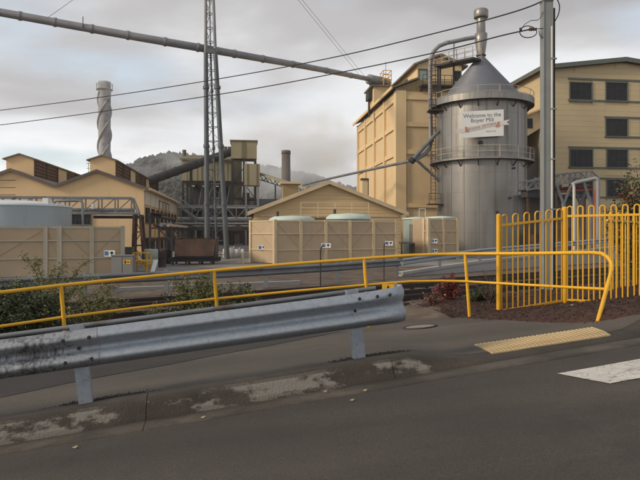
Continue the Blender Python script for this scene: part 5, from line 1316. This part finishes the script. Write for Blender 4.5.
wire('power_line', 'lower black power line ending at the insulator beside the pole', [(-60, 131.5, None), (0, 125, None), (120, 109, None), (240, 91, None), (340, 72.5, None), (440, 51.5, None), (500, 36, None), (531, 29.2, 16.05)], 0.019)
wire('service_cable', 'short black service cable looping off the far side of the pole top', [(555, 21, 16.0), (558.5, 14, 15.9), (559.5, 6, 15.8), (557, -1, 15.7), (552, -8, 15.6)], 0.014)
ins = thing('insulator', 'dark strain insulator with a looped cable hanging beside the pole', 'insulator', P(535, 29, 16))
for k, px in enumerate((529.5, 531.5, 533.5, 535.5)):
    MB().cyl(P(px, 29.2 - 0 * k, 16), P(px + 1.0, 29.2, 16), 0.052 - 0.004 * k, n=10).build('insulator_disc', M_BROWN, ins, world_=True)
MB().cyl(P(528, 29.4, 16), P(544.6, 28.4, 16), 0.012, n=6).build('strain_rod', M_WIRE, ins, world_=True)
c = P(528.3, 31.8, 15.98)
MB().tube([c + V((0.225 * math.cos(a), 0.02 * math.sin(2 * a), 0.155 * math.sin(a))) for a in [2 * math.pi * k / 28 for k in range(28)]], 0.013, 6, closed=True).build('cable_loop', M_WIRE, ins, world_=True)
MB().tube([P(521, 29, 16), P(525, 24, 16), P(531, 20.5, 16), P(538, 20, 16), P(541, 17, 16), P(543.5, 11, 16)], 0.009, 6).build('jumper', M_WIRE, ins, world_=True)
MB().tube([P(539, 30.5, 16), P(539.5, 35, 16), P(541.5, 37.3, 16), P(544.5, 37.2, 16)], 0.012, 6).build('jumper', M_WIRE, ins, world_=True)
MB().cyl(P(520.5, 28, 16), P(520.8, 31, 16), 0.035, n=8).build('clamp', M_WIRE, ins, world_=True)

# ------------------------------------------------------------------ railway tracks across the low ground
tr_dir = V((math.cos(R(36)), math.sin(R(36)), 0)); tr_n = V((-tr_dir.y, tr_dir.x, 0))
for c, lab in ((V((2.5, 17.7, G)), 'rusty railway track beyond the handrail, the one by the garden bank'), (V((2.0, 20.6, G)), 'rusty railway track beyond the handrail, the one by the grey yard guardrail')):
    tr = thing('railway_track', lab, 'track', c)
    for sgn in (-1, 1):
        a, b = tr_dir * -14 + tr_n * (0.53 * sgn) + V((0, 0, 0.19)), tr_dir * 34 + tr_n * (0.53 * sgn) + V((0, 0, 0.19))
        MB().bar(a, b, 0.065, 0.05).bar(a + V((0, 0, -0.07)), b + V((0, 0, -0.07)), 0.018, 0.10).bar(a + V((0, 0, -0.125)), b + V((0, 0, -0.125)), 0.12, 0.012).build('rail', M_RAILS, tr)
    q = MB().bar((-1.0, 0, 0), (1.0, 0, 0), 0.22, 0.14); me = None
    a36 = math.atan2(tr_n.y, tr_n.x)
    base_o = q.build('sleeper', M_SLEEP, tr); base_o.location = tr_dir * -13.5 + V((0, 0, 0.0)); base_o.rotation_euler = (0, 0, a36)
    for k in range(1, 68): share('sleeper', base_o.data, tr, tr_dir * (-13.5 + 0.7 * k) + V((0, 0, 0.0)), a36)
q = MB()
for k in range(5200):
    f = random.uniform(-13, 26); w_ = random.uniform(-2.2, 4.6)
    p = V((2.5, 17.7, G)) + tr_dir * f + tr_n * w_; s, t = st(p.x, p.y); z_ = z_ground(s, t) + 0.01; r_ = random.uniform(0.025, 0.06)
    q.add([p + V((random.uniform(-r_, r_), random.uniform(-r_, r_), z_ - p.z - 0.02)), p + V((r_, 0, z_ - p.z)), p + V((-r_ * .5, r_ * .8, z_ - p.z)), p + V((-r_ * .5, -r_ * .8, z_ - p.z)), p + V((0, 0, z_ - p.z + r_ * 0.9))], [(1, 2, 4), (2, 3, 4), (3, 1, 4)])
stuff(q.build('ballast_stones', mat('ballast_stone', (0.13, 0.10, 0.08), 0.95, 0, 0.3, 3, island=0.6)), 'brown ballast stones between the railway tracks', 'stones')

# ------------------------------------------------------------------ yard guardrail and the ramp wall that rises to the right
gp = [(-60, 15.2, 281), (130, 18.3, 272.5), (250, 20.8, 267.5), (330, 23.6, 263.5), (400, 26.8, 259)]
pts = [P(a, c, b) for a, b, c in gp]
yg = thing('guardrail', 'galvanised guardrail on grey posts between the railway and the beige bunds', 'guardrail', V((pts[1].x, pts[1].y, G)))
up = V((0, 0, 1))
fine = []
for a, b in zip(pts, pts[1:]): fine += [a + (b - a) * (k / 4) for k in range(4)]
fine.append(pts[-1])
beam_mesh([p - V((0, 0, 0.31)) for p in fine], up).build('beam', M_STEELG, yg, world_=True)
acc = 0
for px in (30, 83, 166, 266, 337, 397):
    for a, b in zip(gp, gp[1:]):
        if a[0] <= px <= b[0]:
            f = (px - a[0]) / (b[0] - a[0]); d = a[1] + (b[1] - a[1]) * f; p = P(px, a[2] + (b[2] - a[2]) * f, d)
            MB().b2(p.x - 0.07, p.x + 0.07, p.y + 0.02, p.y + 0.12, G - 0.05, p.z + 0.04).build('post', M_STEELG, yg, world_=True)
gp2 = [(402, 27.0, 258.5), (440, 28.6, 253.5), (480, 30.7, 248.7), (560, 35.8, 242), (640, 42, 235.5), (720, 50, 231)]
pts = [P(a, c, b) for a, b, c in gp2]
rw = thing('ramp_wall', 'pale concrete ramp wall with guardrail rising behind the yellow fence', 'wall', V((pts[0].x, pts[0].y, G)))
for a, b in zip(pts, pts[1:]):
    d = (b - a); d.z = 0; n_ = V((d.y, -d.x, 0)).normalized()
    ta, tb_ = a - V((0, 0, 0.62)), b - V((0, 0, 0.62))
    MB().prism([V((a.x, a.y, G - 0.1)), V((b.x, b.y, G - 0.1)), tb_, ta], n_ * -0.25).build('wall_length', M_WALLC, rw, world_=True)
    MB().prism([V((ta.x, ta.y, ta.z - 0.12)) + n_ * 0.06, V((tb_.x, tb_.y, tb_.z - 0.12)) + n_ * 0.06, tb_ + n_ * 0.06 + V((0, 0, 0.012)), ta + n_ * 0.06 + V((0, 0, 0.012))], n_ * -0.37).build('coping', M_WALLC, rw, world_=True)
beam_mesh([p - V((0, 0, 0.31)) for p in pts], up).build('beam', M_GALV, rw, world_=True)
for px, d, y in gp2[1:]:
    p = P(px, y, d); MB().b2(p.x - 0.07, p.x + 0.07, p.y + 0.03, p.y + 0.13, p.z - 0.6, p.z + 0.03).build('post', M_STEELG, rw, world_=True)
# low concrete edge strip
a, b = P(110, 291, 20.0), P(300, 283.5, 23.0)
tag(MB().prism([V((a.x, a.y, G - 0.1)), V((b.x, b.y, G - 0.1)), V((b.x, b.y, G + 0.13)), V((a.x, a.y, G + 0.13))], (0, 0.25, 0)).build('edge_strip', M_WALLC, None, at=V((a.x, a.y, G))), 'pale concrete edge strip at the foot of the yard guardrail', 'kerb')

# ------------------------------------------------------------------ yard clutter
o = fl(176, 36); sk = thing('skip_bin', 'rusty brown open steel skip standing in front of the mast', 'skip', o, R(4))
w_ = 37 / 600 * 36; 
MB().prism([(0, 0, 0.55), (w_, 0, 0.55), (w_ + 0.12, 0.25, 1.55), (-0.12, 0.25, 1.55)], (0, 0.06, 0)).build('front_panel', M_RUSTY, sk)
MB().prism([(0, 1.9, 0.55), (w_, 1.9, 0.55), (w_ + 0.12, 1.7, 1.62), (-0.12, 1.7, 1.62)], (0, 0.06, 0)).build('back_panel', M_RUSTY, sk)
for x in (-0.1, w_ + 0.05): MB().prism([(x, 0.05, 0.5), (x, 1.9, 0.5), (x, 2.5, 1.7), (x, 0.35, 1.58)], (0.05, 0, 0)).build('side_panel', M_DARK if x > 0 else M_RUSTY, sk)
MB().b2(-0.1, w_ + 0.1, 0.05, 1.9, 0.45, 0.54).build('floor_pan', M_DARK, sk)
MB().b2(-0.5, w_ + 0.3, 0.2, 0.35, 0.2, 0.44).b2(-0.5, w_ + 0.3, 1.5, 1.65, 0.2, 0.44).build('skid', M_DARK, sk)
for x in (-0.3, 0.5, 1.3, 2.0):
    for y in (0.27, 1.58): MB().b2(x, x + 0.12, y - 0.06, y + 0.06, 0, 0.2).build('foot', M_RUSTY, sk)
o = fl(122, 23.8); cb_ = thing('control_cabinet', 'grey control cabinet with yellow warning label before the beige bund', 'cabinet', o)
h_ = zz(256, 23.8) - G
MB().b2(-0.42, 0.42, 0, 0.4, 0.0, h_).build('case', M_GREYBOX, cb_); MB().b2(-0.44, 0.44, -0.03, 0.42, h_ + 0.001, h_ + 0.04).build('lid', M_GREYBOX, cb_)
MB().b2(0.06, 0.34, -0.012, -0.001, h_ - 0.32, h_ - 0.16).build('warning_label', M_YEL, cb_)
MB().b2(-0.005, 0.005, -0.008, -0.002, 0.06, h_ - 0.04).build('door_gap', M_DARK, cb_)
MB().b2(0.10, 0.16, -0.018, -0.0125, h_ - 0.30, h_ - 0.18).b2(0.2, 0.3, -0.018, -0.0125, h_ - 0.26, h_ - 0.22).build('label_print', M_WIRE, cb_)
o = fl(140, 30); ys = thing('yellow_stand', 'yellow tubular access stand at the foot of the steel trestle', 'stand', o)
zt_ = zz(253, 30) - G; q_ = [(-0.35, 0), (0.35, 0), (0.35, 0.7), (-0.35, 0.7)]
for x, y in q_: MB().bar((x, y, 0), (x, y, zt_), 0.06).build('leg', M_YEL, ys)
for z_ in (0.4, zt_ * 0.55, zt_):
    for (x, y), (x1, y1) in zip(q_, q_[1:] + q_[:1]): MB().bar((x, y, z_), (x1, y1, z_), 0.05).build('rung', M_YEL, ys)
MB().bar((-0.35, 0, zt_), (0.35, 0, 0.1), 0.05).build('brace', M_YEL, ys)
MB().b2(-0.37, 0.37, -0.02, 0.72, zt_ * 0.55 + 0.03, zt_ * 0.55 + 0.06).build('step_plate', M_YEL, ys)
o = fl(151, 33); dr_ = thing('chemical_drum', 'pale green plastic drum standing by the yellow stand', 'drum', o)
MB().lathe([(0.36, 0.0), (0.38, 0.05), (0.38, 0.5), (0.36, 0.52), (0.38, 0.54), (0.38, 1.0), (0.33, 1.06), (0, 1.08)], 20).build('body', M_TANKG, dr_); MB().cyl((0.15, -0.1, 1.07), (0.15, -0.1, 1.12), 0.06, n=8).build('bung', M_DARK, dr_)
o = fl(153.5, 29.5); wb = thing('white_board', 'white board leaning at an angle beside the green drum', 'board', o, R(10))
MB().prism([(-0.16, 0, 0.0), (0.05, 0, 0.0), (0.2, 0.25, 0.62), (-0.01, 0.25, 0.62)], (0, 0.03, 0)).build('panel', M_SIGN, wb)
MB().bar((0.1, 0.27, 0.6), (0.05, 0.5, 0.0), 0.03).build('prop', M_STEELG, wb)
for px, d, h_, lab in ((229, 46, 0.75, 'white bulk bag at the foot of the mast'), (235, 47.5, 0.62, 'lower white bulk bag set behind the mast foot')):
    o = fl(px, d); bg = thing('bulk_bag', lab, 'bag', o)
    q = MB(); n = 12; prof = [(0.36, 0), (0.46, 0.12), (0.48, h_ * 0.55), (0.42, h_ * 0.92), (0.2, h_), (0, h_ * 0.97)]
    for j, (r, z_) in enumerate(prof):
        for k in range(n):
            a = 2 * math.pi * k / n; sq = r * (1 + 0.14 * abs(math.sin(2 * a))); q.v.append(V((sq * math.cos(a), sq * math.sin(a), z_ + 0.03 * math.sin(3 * a + j))))
    for j in range(len(prof) - 1):
        for k in range(n): q.f.append([j * n + k, j * n + (k + 1) % n, (j + 1) * n + (k + 1) % n, (j + 1) * n + k]); q.sm.append(True)
    q.build('sack', M_WHITEP, bg)
    for a in (0.7, 2.3, 3.9, 5.4): MB().tube([(0.4 * math.cos(a - .2), 0.4 * math.sin(a - .2), h_ * 0.9), (0.44 * math.cos(a), 0.44 * math.sin(a), h_ + 0.16), (0.4 * math.cos(a + .2), 0.4 * math.sin(a + .2), h_ * 0.9)], 0.02, 5).build('lifting_loop', M_WHITEP, bg)
o = fl(242.5, 37.5); bo = thing('bollard', 'cream and white bollard at the corner of the long bund', 'bollard', o)
MB().cyl((0, 0, 0), (0, 0, 0.78), 0.09, n=12).build('stem', M_BUNDF, bo); MB().lathe([(0.105, 0.70), (0.105, 0.86), (0.06, 0.93), (0, 0.95)], 12).build('cap', M_WHITEP, bo)
for i, (px, d, r, h_, m, lab) in enumerate(((161, 34, 0.28, 0.9, M_RUSTY, 'rust red oil drum left of the brown skip'), (166.5, 37.5, 0.28, 0.88, M_DARK, 'black oil drum between the rust red drum and the skip'))):
    o = fl(px, d); od = thing('oil_drum', lab, 'drum', o)
    MB().lathe([(0, 0), (r, 0), (r, h_ * .32), (r + .015, h_ * .34), (r, h_ * .36), (r, h_ * .64), (r + .015, h_ * .66), (r, h_ * .68), (r, h_), (r - .03, h_), (r - .03, h_ - .03), (0, h_ - .03)], 20, smooth_=False).build('body', m, od); MB().cyl((0.1, 0, h_ - .03), (0.1, 0, h_), 0.04, n=8).build('bung', M_STEELG, od)
o = fl(126.5, 33); gs = thing('green_cabinet', 'dark green switch cabinet beside the end of the left bund', 'cabinet', o)
h_ = zz(248, 33) - G; MB().b2(-0.3, 0.3, 0, 0.4, 0, h_).build('case', M_TRIM, gs); MB().b2(-0.33, 0.33, -0.04, 0.43, h_ + .001, h_ + 0.05).build('lid', M_TRIM, gs); MB().b2(-0.2, 0.2, -0.012, -0.001, 0.25, 0.55).build('blue_label', M_BLUE, gs)
# dark lamp posts on the bank (thin poles with black fittings)
for px, y0, d in ((320.5, 250, 19.5), (384, 246, 24.5)):
    o = fl(px, d); q = thing('marker_pole', 'thin dark pole in front of the long bund, %s' % ('below its middle notice' if px < 350 else 'below its end notice'), 'pole', o)
    MB().cyl((0, 0, -0.05), (0, 0, zz(y0, d) - G), 0.02, n=8).build('shaft', M_WIRE, q); MB().tube([(0, 0, zz(y0, d) - G), (0.04, 0, zz(y0, d) - G + 0.1), (0.1, 0, zz(y0, d) - G + 0.14)], 0.02, 6).build('hook', M_WIRE, q)

# ------------------------------------------------------------------ shrubs
def leaf(q, p, size, rng, droop=0.0, narrow=0.45):
    a = V((rng.gauss(0, 1), rng.gauss(0, 1), rng.gauss(0, 0.7) - droop)).normalized(); b = a.cross(V((rng.gauss(0, 1), rng.gauss(0, 1), rng.gauss(0, 1)))).normalized()
    L = size * rng.uniform(0.6, 1.3); w = L * narrow
    q.v += [p, p + a * L * 0.5 + b * w * 0.5, p + a * L, p + a * L * 0.5 - b * w * 0.5]; n = len(q.v); q.f.append([n - 4, n - 3, n - 2, n - 1]); q.sm.append(False)
def shrub(name, label, base, rx, ry, h, nb, nl, size, m, seed, arch=0.35, narrow=0.45, tip=0.0, cat='shrub', lean=V((0, 0, 0)), m2=None, spread=0.022):
    rng = random.Random(seed); t = thing(name, label, cat, base)
    st_, lf, lf2 = MB(), MB(), MB()
    for k in range(nb):
        az = rng.uniform(0, 2 * math.pi); rad = math.sqrt(rng.uniform(0.02, 1)); hh = h * rng.uniform(0.55, 1.05) * (1 - 0.45 * rad ** 2)
        end = V((rx * rad * math.cos(az), ry * rad * math.sin(az), hh)) + lean * rng.uniform(0.5, 1)
        c_ = V((end.x * arch, end.y * arch, hh * 0.75)); n = 9
        pts = [V((0, 0, 0)) * (1 - f) ** 2 + c_ * 2 * f * (1 - f) + end * f * f + V((rng.gauss(0, 1), rng.gauss(0, 1), rng.gauss(0, 1))) * 0.012 for f in [j / n for j in range(n + 1)]]
        pts[0] = V((rng.gauss(0, .05), rng.gauss(0, .05), -0.06))
        st_.tube(pts, [0.012 * (1 - 0.75 * j / n) for j in range(n + 1)], 4, caps=False)
        per = nl // nb
        for j in range(per):
            f = rng.uniform(tip, 1); i = min(n - 1, int(f * n)); p = pts[i] + (pts[i + 1] - pts[i]) * (f * n - i)
            p = p + V((rng.gauss(0, 1), rng.gauss(0, 1), rng.gauss(0, 1))) * (rx + h) * spread
            leaf(lf if (m2 is None or rng.random() < 0.7) else lf2, p, size, rng, narrow=narrow)
    st_.build('stems', M_BARK, t); f_ = lf.build('foliage', m, t); stuff(f_)
    if m2 is not None: stuff(lf2.build('turned_foliage', m2, t))
    return t
def gbase(px, d):
    p = fl(px, d, 0); s, t = st(p.x, p.y); return V((p.x, p.y, z_ground(s, t) - 0.01))
shrub('shrub', 'dense dark green bush beneath the arching wattle at the handrail', gbase(14, 9.3), 1.0, 0.6, 1.02, 110, 30000, 0.05, M_LDARK, 1, m2=M_LGREEN)
shrub('shrub', 'dense dark green bush left of the arching wattle at the handrail', gbase(-38, 8.8), 0.9, 0.6, 1.0, 90, 22000, 0.05, M_LDARK, 2, m2=M_LGREEN)
shrub('wattle', 'wiry olive wattle with long arching branches before the beige bund', gbase(50, 11.6), 1.25, 0.6, 1.55, 20, 4600, 0.10, M_LOLIVE, 3, arch=0.25, narrow=0.15, tip=0.22, spread=0.013)
shrub('wattle', 'smaller green wattle leaning right beside the first handrail post', gbase(92, 10.4), 0.7, 0.5, 0.95, 18, 3200, 0.08, M_LOLIVE, 4, arch=0.3, narrow=0.18, tip=0.1, spread=0.015, lean=V((0.25, 0, 0)))
shrub('shrub', 'bronze green feathery bush behind the second handrail post', gbase(198, 11.2), 0.66, 0.5, 1.12, 40, 9000, 0.05, M_LOLIVE, 5, m2=M_LDARK)
shrub('shrub', 'low dark green bush to the right of the feathery bush', gbase(240, 11.6), 0.50, 0.4, 0.80, 30, 5000, 0.05, M_LDARK, 6, m2=M_LOLIVE)
shrub('shrub', 'small leafy bush with sparse top near the feathery bush', gbase(160, 11.0), 0.45, 0.4, 0.5, 20, 1500, 0.05, M_LGREEN, 16, m2=M_STRAW)
shrub('red_shrub', 'small shrub with crimson leaves left of the bent handrail post', gbase(450, 10.9), 0.30, 0.25, 0.56, 30, 3600, 0.04, M_LRED, 7)
shrub('red_shrub', 'thin trailing red leaved shrub near the crimson shrub', gbase(434, 10.7), 0.26, 0.22, 0.30, 14, 420, 0.04, M_LRED, 8, m2=M_STRAW)
shrub('shrub', 'low dark green bush at the foot of the first fence post', gbase(482, 10.5), 0.34, 0.25, 0.36, 30, 4200, 0.04, M_LDARK, 9)
shrub('dry_stalks', 'spray of dry straw coloured stalks by the first fence post', gbase(490, 10.2), 0.34, 0.2, 0.72, 22, 200, 0.04, M_STRAW, 10, narrow=0.12, cat='grass')
shrub('creeper', 'tall tangled creeper with green and red leaves behind the fence', gbase(646, 13.2), 0.9, 0.6, 3.0, 80, 16000, 0.09, M_LGREEN, 12, arch=0.9, tip=0.15, m2=M_LRED)
q = MB(); rng = random.Random(21)
for k in range(5200):
    s = rng.uniform(-9, 5.2); t = rng.uniform(8.9, 12.6); p0 = RW(s, t, 0)
    if mnoise.noise(V((p0.x * 0.9, p0.y * 0.9, 7))) < 0.02: continue
    p = RW(s, t, z_ground(s, t) - 0.005); h_ = rng.uniform(0.03, 0.13); a = V((rng.gauss(0, .4), rng.gauss(0, .4), 1)) * h_; b = V((rng.uniform(-1, 1), rng.uniform(-1, 1), 0)).normalized() * 0.008
    q.add([p - b, p + b, p + a], [(0, 1, 2)])
stuff(q.build('grass_tufts', M_LOLIVE), 'thin weedy grass on the bank below the handrail', 'grass')

# ------------------------------------------------------------------ wooded hill
RID = [(-400, 205), (-150, 203), (40, 198), (85, 184), (105, 174), (122, 165.5), (142, 157.5), (165, 153.5), (195, 156.5), (230, 160.5), (262, 165), (300, 171), (345, 183), (400, 199), (500, 212), (700, 216), (1100, 214)]
def ridge(px):
    if px <= RID[0][0]: return RID[0][1]
    for (a, ya), (b, yb_) in zip(RID, RID[1:]):
        if px <= b: f = (px - a) / (b - a); f = f * f * (3 - 2 * f) * 0.5 + f * 0.5; return ya + (yb_ - ya) * f
    return RID[-1][1]
RD = 520.0
def hill_z(px, d):
    hz = zz(ridge(px), RD) - 9 - G
    f = smooth(190, RD, d) ** 1.1 if d < RD else 1 - 0.6 * smooth(RD, 900, d)
    x = (px - CX) / F * d
    return G - 0.4 + (hz * f) + 7 * f * mnoise.noise(V((x * 0.02, d * 0.02, 0)))
q = MB(); cols_ = [-500 + 14 * k for k in range(125)]; rows_ = [185, 200, 225, 255, 290, 330, 375, 420, 465, 500, 520, 545, 590, 660, 780, 900]
q.add([V(((px - CX) / F * d, d, hill_z(px, d))) for d in rows_ for px in cols_], [(j * 125 + i, j * 125 + i + 1, (j + 1) * 125 + i + 1, (j + 1) * 125 + i) for j in range(15) for i in range(124)], True)
struct(q.build('hill', M_HILL))
q = MB(); rng = random.Random(5)
for k in range(8500):
    px = rng.uniform(-120, 520) if k % 3 else rng.uniform(90, 330); d = rng.uniform(255, 545) if k % 4 else rng.uniform(490, 530)
    x = (px - CX) / F * d; z_ = hill_z(px, d) - 0.5; h_ = rng.uniform(4, 9); r_ = h_ * rng.uniform(0.22, 0.36); n = 6
    vs_ = [V((x, d, z_))]
    for (rr, zh) in ((0.55, 0.25), (1.0, 0.5), (0.7, 0.8)):
        a0 = rng.uniform(0, 6.28)
        vs_ += [V((x + r_ * rr * rng.uniform(.6, 1.3) * math.cos(a0 + 6.283 * j / n), d + r_ * rr * rng.uniform(.6, 1.3) * math.sin(a0 + 6.283 * j / n), z_ + h_ * (zh + rng.uniform(-.07, .07)))) for j in range(n)]
    vs_.append(V((x, d, z_ + h_)))
    fs = [(0, 1 + (j + 1) % n, 1 + j) for j in range(n)]
    for b in (0, 1): fs += [(1 + b * n + j, 1 + b * n + (j + 1) % n, 1 + (b + 1) * n + (j + 1) % n, 1 + (b + 1) * n + j) for j in range(n)]
    fs += [(1 + 2 * n + j, 1 + 2 * n + (j + 1) % n, 1 + 3 * n) for j in range(n)]
    q.add(vs_, fs)
stuff(q.build('hill_wood', M_WOOD), 'dark grey green trees covering the hill behind the mill', 'trees')

# ------------------------------------------------------------------ steam drifting over the mill
def steam(label, c, size, dens, seed, colr=(0.96, 0.96, 0.97), scale=2.2, lo=0.42):
    q = MB(); n, m = 20, 12
    for j in range(m + 1):
        th = math.pi * j / m
        for k in range(n): q.v.append(V((math.sin(th) * math.cos(2 * math.pi * k / n), math.sin(th) * math.sin(2 * math.pi * k / n), math.cos(th))))
    for j in range(m):
        for k in range(n): q.f.append([j * n + k, (j + 1) * n + k, (j + 1) * n + (k + 1) % n, j * n + (k + 1) % n]); q.sm.append(True)
    mt = bpy.data.materials.new('steam'); mt.use_nodes = True; nn, ll = mt.node_tree.nodes, mt.node_tree.links; nn.clear()
    out = nn.new('ShaderNodeOutputMaterial'); pv = nn.new('ShaderNodeVolumePrincipled'); ll.new(pv.outputs[0], out.inputs['Volume'])
    pv.inputs['Color'].default_value = (*colr, 1); pv.inputs['Anisotropy'].default_value = 0.1
    tc = nn.new('ShaderNodeTexCoord'); ln = nn.new('ShaderNodeVectorMath'); ln.operation = 'LENGTH'; ll.new(tc.outputs['Object'], ln.inputs[0])
    fo = nn.new('ShaderNodeMapRange'); fo.inputs['From Min'].default_value = 1.0; fo.inputs['From Max'].default_value = 0.15; ll.new(ln.outputs['Value'], fo.inputs['Value'])
    ad = nn.new('ShaderNodeVectorMath'); ad.operation = 'ADD'; ad.inputs[1].default_value = (seed * 3.7, seed * 1.3, 0); ll.new(tc.outputs['Object'], ad.inputs[0])
    nz = nn.new('ShaderNodeTexNoise'); nz.inputs['Scale'].default_value = scale; nz.inputs['Detail'].default_value = 5; nz.inputs['Roughness'].default_value = 0.6; ll.new(ad.outputs[0], nz.inputs['Vector'])
    r2 = nn.new('ShaderNodeMapRange'); r2.inputs['From Min'].default_value = lo; r2.inputs['From Max'].default_value = lo + 0.25; ll.new(nz.outputs['Fac'], r2.inputs['Value'])
    mu = nn.new('ShaderNodeMath'); mu.operation = 'MULTIPLY'; ll.new(fo.outputs[0], mu.inputs[0]); ll.new(r2.outputs[0], mu.inputs[1])
    m2 = nn.new('ShaderNodeMath'); m2.operation = 'MULTIPLY'; ll.new(mu.outputs[0], m2.inputs[0]); m2.inputs[1].default_value = dens; ll.new(m2.outputs[0], pv.inputs['Density'])
    o = q.build('steam', mt); o.location = c; o.scale = size
    stuff(o, label, 'steam')
steam('white steam hanging over the hill behind the brown chimney', P(300, 160, 260), (46, 30, 24), 0.11, 1, lo=0.38)
steam('thin steam drifting along the hill crest by the tube conveyor', P(165, 158, 330), (48, 30, 15), 0.045, 2, lo=0.46)
steam('faint yellowish steam plume rising behind the shed ridge', P(330, 150, 150), (8, 7, 15), 0.13, 3, (0.985, 0.95, 0.88), 2.0, 0.40)
steam('pale steam around the top of the straked chimney', P(104, 84, 112), (7, 5, 6), 0.16, 4, lo=0.40)

# ------------------------------------------------------------------ damp air
hb = MB().b2(-1250, 1250, -1250, 1250, -6.0, 92.0)
hm = bpy.data.materials.new('haze'); hm.use_nodes = True; hn, hl = hm.node_tree.nodes, hm.node_tree.links; hn.clear()
ho = hn.new('ShaderNodeOutputMaterial'); hv = hn.new('ShaderNodeVolumePrincipled'); hl.new(hv.outputs[0], ho.inputs['Volume'])
hv.inputs['Color'].default_value = (0.97, 0.98, 0.995, 1); hv.inputs['Density'].default_value = 0.0003
stuff(hb.build('haze', hm), 'pale damp haze in the air over the mill', 'haze')
